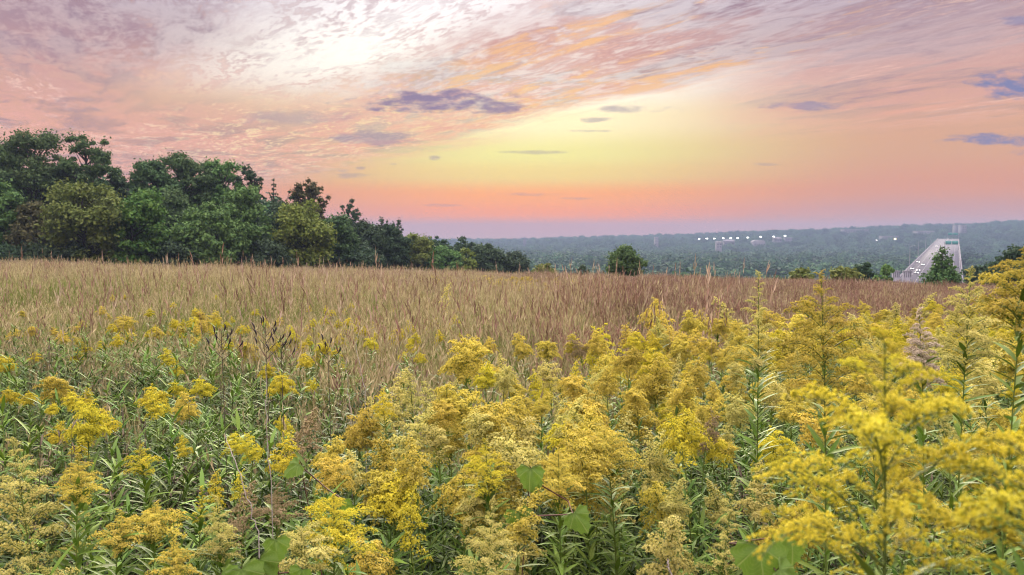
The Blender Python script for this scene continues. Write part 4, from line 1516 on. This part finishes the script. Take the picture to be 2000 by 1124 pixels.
HERO = [
    # px, py of the tip, plume width in px, kind, height, variant, label, separate pieces
    (1765, 668, 720, 'Y', 1.62, 0, 'very close and biggest goldenrod with wide golden branches, blurred', True),
    (1990, 745, 480, 'Y', 1.60, 3, 'very close goldenrod crowding the biggest blurred one from the outer side', True),
    (1634, 541, 250, 'D', 1.60, 0, 'tall olive-gold goldenrod plume rising over the red grass band', True),
    (1488, 538, 110, 'P', 1.46, 1, 'slender pale goldenrod spire reaching above the red grass', True),
    (1886, 531, 170, 'P', 1.55, 0, 'tall pale goldenrod tip in front of the cone-shaped tree', True),
    (1978, 494, 210, 'D', 1.66, 1, 'tall olive-gold goldenrod drooping beside the cone-shaped tree', True),
    (1826, 612, 110, 'W', 1.38, 0, 'pinkish white fluffy goldenrod seed head among yellow plumes', True),
    (62, 858, 290, 'P', 1.22, 0, 'large pale gold goldenrod at the meadow corner opposite the bridge', True),
    (133, 905, 120, 'O', 1.15, 0, 'ochre goldenrod crowded behind the large pale gold one', True),
    (190, 922, 70, 'Y', 1.05, 0, 'small clear yellow goldenrod beside the large pale gold one', True),
    (288, 872, 90, 'Y', 1.02, 3, 'clear yellow goldenrod with a tilted pointed plume over dark weeds', True),
    (205, 1005, 110, 'O', 1.05, 2, 'low ochre goldenrod in front of the large pale corner plant', True),
    (286, 992, 130, 'O', 1.05, 1, 'brownish gold broad goldenrod head low in front', True),
    (343, 1062, 110, 'O', 1.02, 0, 'golden goldenrod tip leaning near the broad brownish head', True),
    (377, 955, 46, 'Y', .98, 2, 'thin bright yellow goldenrod spike over dark leaves', True),
    (435, 975, 110, 'P', 1.02, 0, 'pale goldenrod half in bud next to the white dry stalk', True),
    (532, 952, 100, 'B', 1.02, 1, 'brown dried goldenrod head beside the white dry stalk', True),
    (648, 985, 210, 'Y', 1.12, 1, 'bushy bright yellow goldenrod low in front of the dense patch', True),
    (592, 1045, 160, 'P', 1.08, 2, 'pale club-shaped goldenrod below the bushy bright one', True),
    (928, 990, 165, 'P', 1.15, 0, 'cream-yellow pointed goldenrod low in front of green leaves', True),
    (1098, 878, 150, 'O', 1.18, 0, 'rich gold goldenrod above the grape leaves', True),
    (962, 868, 125, 'Y', 1.15, 0, 'yellow goldenrod beside the first grape leaf', True),
    (1213, 838, 170, 'O', 1.20, 1, 'broad ochre goldenrod head over the leafy gap', True),
    (1398, 945, 110, 'P', 1.12, 1, 'creamy budding goldenrod next to the big blurred one', True),
    (1012, 985, 110, 'O', 1.10, 2, 'dull gold goldenrod beside the cream-yellow pointed one', False),
    (170, 795, 110, 'Y', 1.0, 3, None, False), (365, 772, 66, 'O', .95, 0, None, False), (345, 748, 44, 'Y', .9, 1, None, False),
    (395, 742, 56, 'Y', .9, 1, None, False), (548, 735, 66, 'Y', .92, 1, None, False), (18, 762, 46, 'Y', .9, 1, None, False),
    (56, 768, 40, 'Y', .88, 1, None, False), (112, 738, 84, 'O', .9, 1, None, False), (360, 855, 44, 'Y', .95, 0, None, False),
    (462, 852, 60, 'Y', .98, 1, None, False), (492, 850, 60, 'Y', 1.0, 0, None, False), (556, 855, 86, 'Y', 1.0, 0, None, False),
    (420, 925, 46, 'Y', .98, 2, None, False), (466, 925, 40, 'Y', .98, 2, None, False), (100, 790, 34, 'Y', .88, 1, None, False), (470, 960, 80, 'B', 1.0, 0, None, False),
    (585, 818, 90, 'B', 1.02, 0, None, False), (640, 860, 90, 'O', 1.05, 0, None, False), (700, 800, 110, 'O', 1.1, 0, None, False),
    (655, 900, 100, 'O', 1.05, 1, None, False), (690, 880, 70, 'P', 1.05, 0, None, False), (770, 735, 90, 'P', 1.15, 0, None, False),
    (905, 668, 110, 'O', 1.18, 0, None, False), (957, 662, 40, 'O', 1.1, 0, None, False), (1022, 655, 60, 'O', 1.15, 0, None, False),
    (1070, 668, 60, 'O', 1.15, 1, None, False), (1125, 655, 60, 'O', 1.15, 0, None, False), (1185, 650, 120, 'Y', 1.2, 0, None, False),
    (1276, 590, 70, 'O', 1.3, 0, None, False), (1305, 612, 120, 'O', 1.28, 0, None, False), (1235, 640, 60, 'O', 1.2, 3, None, False),
    (1375, 608, 60, 'O', 1.28, 0, None, False), (1440, 600, 110, 'P', 1.32, 0, None, False), (1545, 620, 120, 'O', 1.35, 0, None, False),
    (1690, 625, 90, 'P', 1.35, 0, None, False), (1745, 600, 70, 'P', 1.38, 0, None, False), (1800, 580, 60, 'P', 1.4, 0, None, False),
    (1760, 630, 80, 'Y', 1.3, 0, None, False), (1945, 590, 110, 'P', 1.42, 0, None, False), (1990, 560, 90, 'O', 1.48, 0, None, False),
    (1850, 620, 70, 'Y', 1.33, 0, None, False), (1910, 700, 130, 'P', 1.3, 1, None, False), (1985, 660, 110, 'O', 1.36, 0, None, False),
    (412, 612, 50, 'O', .95, 0, None, False), (488, 672, 60, 'O', .85, 1, None, False), (735, 632, 34, 'Y', .85, 0, None, False),
    (775, 645, 52, 'Y', .85, 1, None, False), (802, 628, 34, 'Y', .85, 0, None, False), (846, 626, 40, 'Y', .85, 0, None, False),
    (660, 655, 40, 'Y', .8, 1, None, False), (572, 662, 40, 'O', .8, 1, None, False), (310, 640, 30, 'O', .8, 0, None, False),
    (352, 640, 30, 'O', .8, 1, None, False), (240, 622, 60, 'O', .85, 1, None, False), (150, 688, 34, 'Y', .75, 1, None, False),
    (200, 668, 30, 'Y', .75, 1, None, False), (10, 712, 26, 'Y', .8, 1, None, False), (868, 560, 36, 'P', 1.15, 1, None, False),
    (60, 640, 30, 'O', .8, 1, None, False), (620, 690, 34, 'Y', .8, 0, None, False), (545, 620, 24, 'O', .9, 0, None, False),
]
for i, (px, py, w, k, H, vi, lb, sp) in enumerate(HERO):
    dp, low = {0: (.86, None), 1: (.80, None), 2: (1.85, 740), 3: (2.7, 640), 4: (2.3, 680), 5: (1.7, 600), 6: (2.2, 720)}.get(i, (None, None))
    place(px, py, w, k, H, vi, lb, sp, i, dp, low)


def patch_edge(px):
    """nearest and farthest depth of the dense goldenrod patch by direction"""
    far = np.interp(px, [560, 640, 760, 900, 1100, 1250, 1400, 1500, 1700, 2200], [0, 2.6, 3.4, 4.3, 4.8, 6.4, 7.6, 9.5, 11.5, 12.0])
    near = np.interp(px, [560, 800, 1000, 1300, 1400, 1700, 2200], [2.3, 2.35, 2.4, 2.4, 2.2, 1.9, 1.8])
    return near, far


def build_patch():
    rng = np.random.default_rng(4242)
    pts = list(used_spots)
    cand = []
    tries = 0
    while tries < 45000 and len(cand) < 1150:
        tries += 1
        y = 1.7 + 10.5 * rng.random() ** 1.1
        x = (rng.random() * 1.68 - .4) * y * .9
        px = 1000 + FPX * x / y
        if px > 2330 or px < 590:
            continue
        near, far = patch_edge(px)
        if not near < y < far:
            continue
        a = np.array(pts)
        md = (.105 + .012 * y) * (1 + .28 * float(sst(1250, 1500, px)))
        if (np.hypot(a[:, 0] - x, a[:, 1] - y) < md).any():
            continue
        pts.append((x, y))
        cand.append((y, x, px))
    cand.sort()
    nind = 300 - len(HERO)
    rest = []
    for i, (y, x, px) in enumerate(cand):
        H = 1.09 + .11 * rng.normal() + .02 * sst(1200, 1900, px) + .012 * max(y - 3, 0)
        H = float(np.clip(H, .8, 1.42))
        # plants in front of a tall one are shorter than its plume
        gz_ = float(height(x, y))
        for (hpx, hw, low, hd) in PROTECT:
            if abs(px - hpx) < hw + 40 / y and y < hd + .6:
                H = min(H, EYE - (low - 470) / FPX * y - gz_)
        if H < .62:
            continue
        q = rng.random()
        yel = vnoise(np.array([x * 1.3]), np.array([y * 1.3]), 3)[0]
        kind = 'Y' if q < .18 + .4 * (yel - .4) else ('O' if q < .64 else ('D' if q < .69 else ('P' if q < .993 else 'B')))
        vi = int(rng.integers(0, 8))
        sc = (.75 + .6 * rng.random()) * (1 - .16 * float(sst(1250, 1500, px)))
        if nind > 0 and px < 2040:
            nind -= 1
            goldenrod(x, y, H, kind, vi, rng, sc, near_label(kind, x, y, sc))
        else:
            rest.append((x, y, H, kind, vi, sc))
    return rest


rest = build_patch()


def whole_plant_mesh(kind, vi, seed):
    """stem, leaves and plume of a farther goldenrod in one source mesh (height 1.15 m)"""
    me, ph, pr = PLUMES[kind][vi % len(PLUMES[kind])]
    rng = np.random.default_rng(seed)
    bm_mats = [M['stem'], M['base' + kind], M['petal' + kind], M['leaf']]
    g = Geo()
    n = len(me.vertices)
    v = np.empty(n * 3, np.float32)
    me.vertices.foreach_get('co', v)
    v = v.reshape(-1, 3) + np.array([0, 0, 1.15 - ph])
    nl = len(me.loops)
    li = np.empty(nl, np.int32); me.loops.foreach_get('vertex_index', li)
    tot = np.empty(len(me.polygons), np.int32); me.polygons.foreach_get('loop_total', tot)
    mi = np.empty(len(me.polygons), np.int32); me.polygons.foreach_get('material_index', mi)
    nq = int((tot == 4).sum())
    q, t = li[:nq * 4].reshape(-1, 4), li[nq * 4:].reshape(-1, 3)
    g.add(v, q, t, 0)
    g.qm[-1], g.tm[-1] = mi[:nq], mi[nq:]
    g.tube([(0, 0, 0), (0.01, 0, .6), (0, 0, 1.15 - ph)], [.004, .003, .0022], 4, 0)
    nlv = 50
    f = .12 + (1.13 - ph - .12) * np.sort(rng.random(nlv))
    az = np.arange(nlv) * 2.4
    e = .2 + .7 * rng.random(nlv)
    d = np.stack([np.cos(az) * np.cos(e), np.sin(az) * np.cos(e), np.sin(e)], -1)
    g.inst(LT[0], frames(d, np.tile([0, 0, 1.0], (nlv, 1))) * (.7 + .5 * rng.random(nlv))[:, None, None],
           np.stack([0 * f, 0 * f, f], -1), q=LT[1], m=3)
    return g.mesh('goldenrod_plant', bm_mats)


WP = [whole_plant_mesh(k, vi, 60 + i) for i, (k, vi) in enumerate([('Y', 0), ('Y', 1), ('O', 0), ('O', 1), ('P', 0), ('P', 1), ('O', 2), ('Y', 3), ('D', 0)])]
GOLD_SRC = source_collection('goldenrod_source', WP)


def build_far_goldenrod():
    rng = np.random.default_rng(515)
    rows = []
    kidx = {'Y': [0, 1, 7], 'O': [2, 3, 6], 'P': [4, 5], 'B': [3], 'D': [8]}
    for x, y, H, k, vi, sc in rest:
        rows.append((x, y, H / 1.15, kidx[k][vi % len(kidx[k])]))
    # loose flowers in the grass and the far yellow drift below the end of the wood
    for n, p0, p1, d0, d1, ks in ((300, 840, 1040, 30, 62, 'O'), (150, 1000, 1200, 22, 60, 'O'), (60, 200, 900, 9, 18, 'Y'), (26, 0, 500, 8, 14, 'O'),
                                  (36, 500, 900, 7, 11, 'Y'), (24, 0, 620, 4.0, 8, 'Y')):
        for _ in range(n):
            y = d0 + (d1 - d0) * rng.random()
            px = p0 + (p1 - p0) * rng.random()
            rows.append(((px - 1000) / FPX * y, y, (.62 + .25 * rng.random()) if d1 < 20 else .85 + .25 * rng.random(), rng.choice(kidx[ks])))
    R = np.array(rows, float)
    n = len(R)
    z = height(R[:, 0], R[:, 1])
    scatter('goldenrod_mass', GOLD_SRC, np.stack([R[:, 0], R[:, 1], z], -1), rng.random(n) * 2 * pi,
            R[:, 2] * (.9 + .3 * rng.random(n)), R[:, 3].astype(int),
            'uncounted yellow goldenrod flowers dotted through the grass and patch behind', 'goldenrod', rng.normal(size=(n, 2)) * .05, R[:, 2])


build_far_goldenrod()


# ------------------------------------------------------------------ green undergrowth between the flowers
def weed_mesh(seed, H, nleaf, ls, mat, lt, branches=0, slope=(.1, .9)):
    rng = np.random.default_rng(seed)
    g = Geo()
    stems = [(0, 0, 0, 0, H)]
    for b in range(branches):
        a = b * 2.4
        stems.append((0, 0, cos(a) * .35 * H, sin(a) * .35 * H, H * (.7 + .3 * rng.random())))
    for (x, y, dx, dy, h) in stems:
        t = np.linspace(0, 1, 5)
        c = np.stack([x + dx * t ** 1.5, y + dy * t ** 1.5, h * t], -1)
        g.tube(c, np.linspace(.003, .001, 5), 4, 0)
        f = np.sort(.08 + .92 * rng.random(nleaf))
        p = np.stack([np.interp(f, t, c[:, i]) for i in range(3)], -1)
        az = np.arange(nleaf) * 2.4 + rng.normal(size=nleaf) * .4
        e = slope[0] + (slope[1] - slope[0]) * rng.random(nleaf)
        d = np.stack([np.cos(az) * np.cos(e), np.sin(az) * np.cos(e), np.sin(e)], -1)
        g.inst(lt[0], frames(d, np.tile([0, 0, 1.0], (nleaf, 1))) * (ls * (.6 + .7 * rng.random(nleaf)) * (1.15 - .5 * f))[:, None, None], p, q=lt[1], m=1)
    return g.mesh('weed', [M['stem'] if mat != 'leaf_dry' else M['leaf_dry'], M[mat]])


LT_B = leaf_template(.07, .026, .2)
WEEDS = [weed_mesh(80, .62, 56, 1.0, 'leaf_dark', LT), weed_mesh(81, .72, 60, 1.05, 'leaf', LT), weed_mesh(82, .55, 52, .9, 'leaf_dark', LT, 2),
         weed_mesh(83, .5, 30, .9, 'leaf_dark', LT_B, 2), weed_mesh(84, .45, 26, 1.0, 'leaf', LT_B, 3),
         weed_mesh(85, .6, 26, .7, 'leaf_dry', LT, 3), weed_mesh(86, .75, 18, .6, 'leaf_dry', LT, 2)]


def build_weeds():
    rng = np.random.default_rng(99)
    rows = []
    for (y0, y1, dens) in ((1.25, 4.2, 105), (4.2, 10, 70), (10, 15, 16)):
        area = radians(92) / 2 * (y1 ** 2 - y0 ** 2)
        n = int(area * dens)
        a = (rng.random(n) - .5) * radians(92)
        r = np.sqrt(y0 ** 2 + rng.random(n) * (y1 ** 2 - y0 ** 2))
        rows.append(np.stack([np.sin(a) * r, np.cos(a) * r], -1))
    P = np.concatenate(rows)
    px = 1000 + FPX * P[:, 0] / P[:, 1]
    gs = grass_start(px)
    keep = rng.random(len(P)) < sst(2.5, -1.0, P[:, 1] - gs) if False else rng.random(len(P)) < 1 - sst(-3.2, 2.0, P[:, 1] - gs)
    P, px = P[keep], px[keep]
    n = len(P)
    n1 = vnoise(P[:, 0] * .9, P[:, 1] * .9, 12)
    u = rng.random(n)
    dry = np.clip((n1 - .55) * 1.3, 0, .55) * sst(2.2, 4.0, P[:, 1])
    ix = np.where(u < dry, rng.integers(5, 7, n), np.where(u < .55 + .3 * n1, rng.integers(0, 3, n), rng.integers(3, 5, n)))
    sc = .85 + .45 * rng.random(n)
    near, far = patch_edge(px)
    inpatch = (P[:, 1] > near) & (P[:, 1] < far)
    zz = (.75 + .5 * rng.random(n)) * np.where(inpatch, 1.0, .98 + .25 * n1)
    zz = np.where(P[:, 1] < 2.0, zz * .75, zz)
    scatter('undergrowth', source_collection('weed_source', WEEDS), np.stack([P[:, 0], P[:, 1], height(P[:, 0], P[:, 1])], -1),
            rng.random(n) * 2 * pi, sc, ix, 'dark green leafy weeds and dry stems between the goldenrods', 'weeds', rng.normal(size=(n, 2)) * .12, zz)
    # short grass tufts in the left weed belt
    m = 1300
    y = 3.2 + 6 * rng.random(m)
    x = (rng.random(m) * 1.0 - .72) * y
    px = 1000 + FPX * x / y
    k = (px < 950) & (rng.random(m) < sst(3.0, 7.5, y))
    x, y = x[k], y[k]
    m = len(x)
    scatter('meadow_grass_tufts', GRASS_SRC, np.stack([x, y, height(x, y)], -1), rng.random(m) * 6, .7 + .3 * rng.random(m),
            np.where(rng.random(m) < .88, rng.integers(12, 15, m), rng.integers(0, 4, m)), 'low green and tan grass tufts among the dark weeds', 'grass',
            rng.normal(size=(m, 2)) * .1, .5 + .3 * rng.random(m))


build_weeds()


# ------------------------------------------------------------------ grape vines, dry stalks, seed stalks
def grape_leaf_mesh(seed):
    rng = np.random.default_rng(seed)
    n = 26
    th = np.linspace(-pi, pi, n, endpoint=False)
    r = .052 * (1 - .55 * np.exp(-((np.abs(th) - pi) / .38) ** 2)) * (1 + .16 * np.cos(3 * th)) * (1 + .07 * np.where(np.arange(n) % 2, 1, -1))
    o = np.stack([np.cos(th) * r + .035, np.sin(th) * r * 1.02, np.zeros(n)], -1)
    o[:, 2] = -.010 * (np.abs(np.sin(th)) * 1.2) - .012 * np.maximum(np.cos(th), 0) ** 2 + rng.normal(size=n) * .0015
    m_ = o * .55 + np.array([.0, 0, .004])
    m_[:, 2] = o[:, 2] * .35 + .006 * np.cos(th * 5)
    v = np.concatenate([[[.006, 0, 0]], m_, o])
    i = np.arange(n)
    j = (i + 1) % n
    t = np.stack([np.zeros(n, int), 1 + i, 1 + j], -1)
    q = np.stack([1 + i, 1 + n + i, 1 + n + j, 1 + j], -1)
    return mesh('leaf', v, q, t, [M['grape']], smooth_shade=True)


GL = [grape_leaf_mesh(i) for i in range(3)]
VINES = [  # list of leaves (px, py, depth, width px), label
    ([(1482, 1062, 1.35, 120), (1545, 1040, 1.4, 80), (1520, 1110, 1.3, 90)], 'grape vine with a big lobed leaf under the blurred goldenrod'),
    ([(1036, 912, 2.0, 60), (1046, 936, 2.02, 36), (1120, 1000, 1.9, 62), (1008, 995, 1.9, 60)], 'grape vine with bright lobed leaves between gold plumes'),
    ([(538, 1052, 1.55, 60), (505, 1090, 1.5, 80), (470, 1108, 1.45, 90), (430, 1120, 1.45, 70), (590, 690 + 420, 1.5, 50)], 'grape vine low in front with several broad green leaves'),
    ([(585, 905, 2.1, 50), (690, 985, 1.95, 40)], 'grape vine with two dark leaves beside the dense goldenrod'),
]
for vi, (lv, lb) in enumerate(VINES):
    rng = np.random.default_rng(3300 + vi)
    P0 = np.mean([at(a, b, d) for a, b, d, _ in lv], axis=0)
    gz_ = float(height(P0[0], P0[1]))
    root = empty('grape_vine', (P0[0], P0[1], gz_))
    tag(root, lb, 'grape vine')
    base = np.array([P0[0], P0[1], gz_])
    g = Geo()
    prev = np.array([0, 0, 0.0])
    for (a, b, d, w) in lv:
        p = at(a, b, d + .12) - base
        mid_ = prev * .5 + p * .5 + np.array([rng.normal() * .03, .10, -.05])
        g.tube([prev, mid_, p - [0, -.012, .012], p], [.0022, .002, .0015, .001], 5)
        prev = p - np.array([0, -.012, .012])
        s = w * d / FPX / .115
        # blade faces up and towards the open side where the viewer stands
        F = frames(np.array([[rng.normal() * .55, -.35, -.85]]), np.array([[rng.normal() * .35, -.8, .75]]))[0]
        link('leaf', GL[rng.integers(3)], root, p, Matrix(F.tolist()).to_euler(), s)
    link('stem', g.mesh('stem', [M['vine']]), root)


def px_tube(name, pts, depth, r0, r1, mat, label, cat, wob=.006, seed=0):
    rng = np.random.default_rng(seed)
    W = np.array([at(a, b, depth + dd) for a, b, dd in pts])
    gz_ = float(height(W[0, 0], W[0, 1]))
    base = np.array([W[0, 0], W[0, 1], gz_])
    W = np.concatenate([[base + [.01, .01, 0]], W]) - base
    t = np.linspace(0, len(W) - 1, 24)
    c = np.stack([np.interp(t, np.arange(len(W)), W[:, i]) for i in range(3)], -1)
    c[1:-1] += rng.normal(size=c[1:-1].shape) * wob * .35
    g = Geo()
    g.tube(c, np.linspace(r0, r1, len(c)), 6)
    o = link(name, g.mesh(name, [M[mat]], True), None, base)
    return tag(o, label, cat)


px_tube('dry_stalk', [(505, 1040, 0), (488, 990, 0), (468, 925, 0), (440, 850, .05)], 1.95, .0016, .0009, 'dry_stalk', 'bare white dry stalk leaning among yellow goldenrods', 'stalk', seed=1)
px_tube('dry_stalk', [(530, 940, 0), (522, 880, 0), (521, 800, 0), (519, 715, 0)], 2.3, .0016, .0009, 'dry_stalk', 'upright pale dry stalk beside the black seed pods', 'stalk', seed=2)
px_tube('dry_stalk', [(684, 800, 0), (680, 760, 0), (676, 700, 0)], 3.4, .0018, .001, 'dry_stalk', 'short grey dry stalk rising behind the dense goldenrod', 'stalk', seed=3)
px_tube('dry_stalk', [(712, 760, 0), (704, 720, 0), (694, 672, 0), (700, 650, 0)], 3.8, .0018, .001, 'dry_stalk', 'curved grey dry stalk with a bent tip behind the goldenrod', 'stalk', seed=4)
px_tube('dry_stalk', [(1312, 1124, 0), (1306, 1105, 0), (1304, 1092, 0)], 1.6, .002, .0016, 'dry_stalk', 'short broken white twig low among green leaves', 'stalk', seed=5)


def seed_stalk(px, py, depth, hgt_px, label, npod, seed, podlen=.032):
    rng = np.random.default_rng(seed)
    tip = at(px, py, depth)
    gz_ = float(height(tip[0], tip[1]))
    H = tip[2] - gz_
    root = empty('seed_stalk', (tip[0], tip[1], gz_))
    tag(root, label, 'seed stalk')
    g = Geo()
    g.tube([(0.02, 0, 0), (.01, 0, H * .5), (0, 0, H)], [.0026, .002, .0012], 5)
    span = hgt_px * depth / FPX
    pods = []
    for i in range(npod):
        f = (i + .3) / npod
        z = H - span * (1 - f)
        a = i * 2.6 + rng.normal() * .4
        L = span * (.55 - .35 * f) * (.8 + .4 * rng.random())
        e = np.array([cos(a) * L, sin(a) * L * .6, z + L * .55])
        g.tube([(0, 0, z - .02), e * np.array([.6, .6, 1]) - [0, 0, .02], e], [.0017, .0013, .001], 4)
        pods.append(e)
    link('stem', g.mesh('stem', [M['twig']], True), root)
    for e in pods:
        p = Geo()
        d = np.array([e[0] * .25, e[1] * .25, podlen])
        t = np.linspace(0, 1, 6)
        p.tube(e[None] + d[None] * t[:, None] + np.stack([.004 * np.sin(t * pi), 0 * t, 0 * t], -1), .0042 * np.sin(np.clip(t, .08, .96) * pi) ** .7, 6)
        link('pod', p.mesh('pod', [M['pod']], True), root)


seed_stalk(432, 648, 3.3, 52, 'black seed pods held like a candelabra over the weeds', 8, 1)
seed_stalk(518, 632, 3.5, 66, 'black branching seed stalk beside the upright pale dry stalk', 10, 2)
seed_stalk(548, 655, 3.6, 56, 'shorter black seed stalk crowding the branching one', 7, 3)
seed_stalk(640, 664, 3.7, 40, 'black seed stalk with few pods behind the dense goldenrod', 5, 4)

# ------------------------------------------------------------------ haze over the valley
m, t = new_mat('evening_haze')
pv_ = t.nodes.new('ShaderNodeVolumePrincipled')
pv_.inputs['Color'].default_value = (0.34, 0.45, 0.64, 1)
pv_.inputs['Density'].default_value = 0.00034
pv_.inputs['Anisotropy'].default_value = 0.0
out = t.nodes.new('ShaderNodeOutputMaterial')
t.links.new(pv_.outputs[0], out.inputs['Volume'])
g = Geo()
g.box((0, 0, 7), (6000, 6000, 118))
hz = link('haze', g.mesh('haze', [m]))
tag(hz, 'thin blue evening haze over the valley', 'haze', kind='stuff')
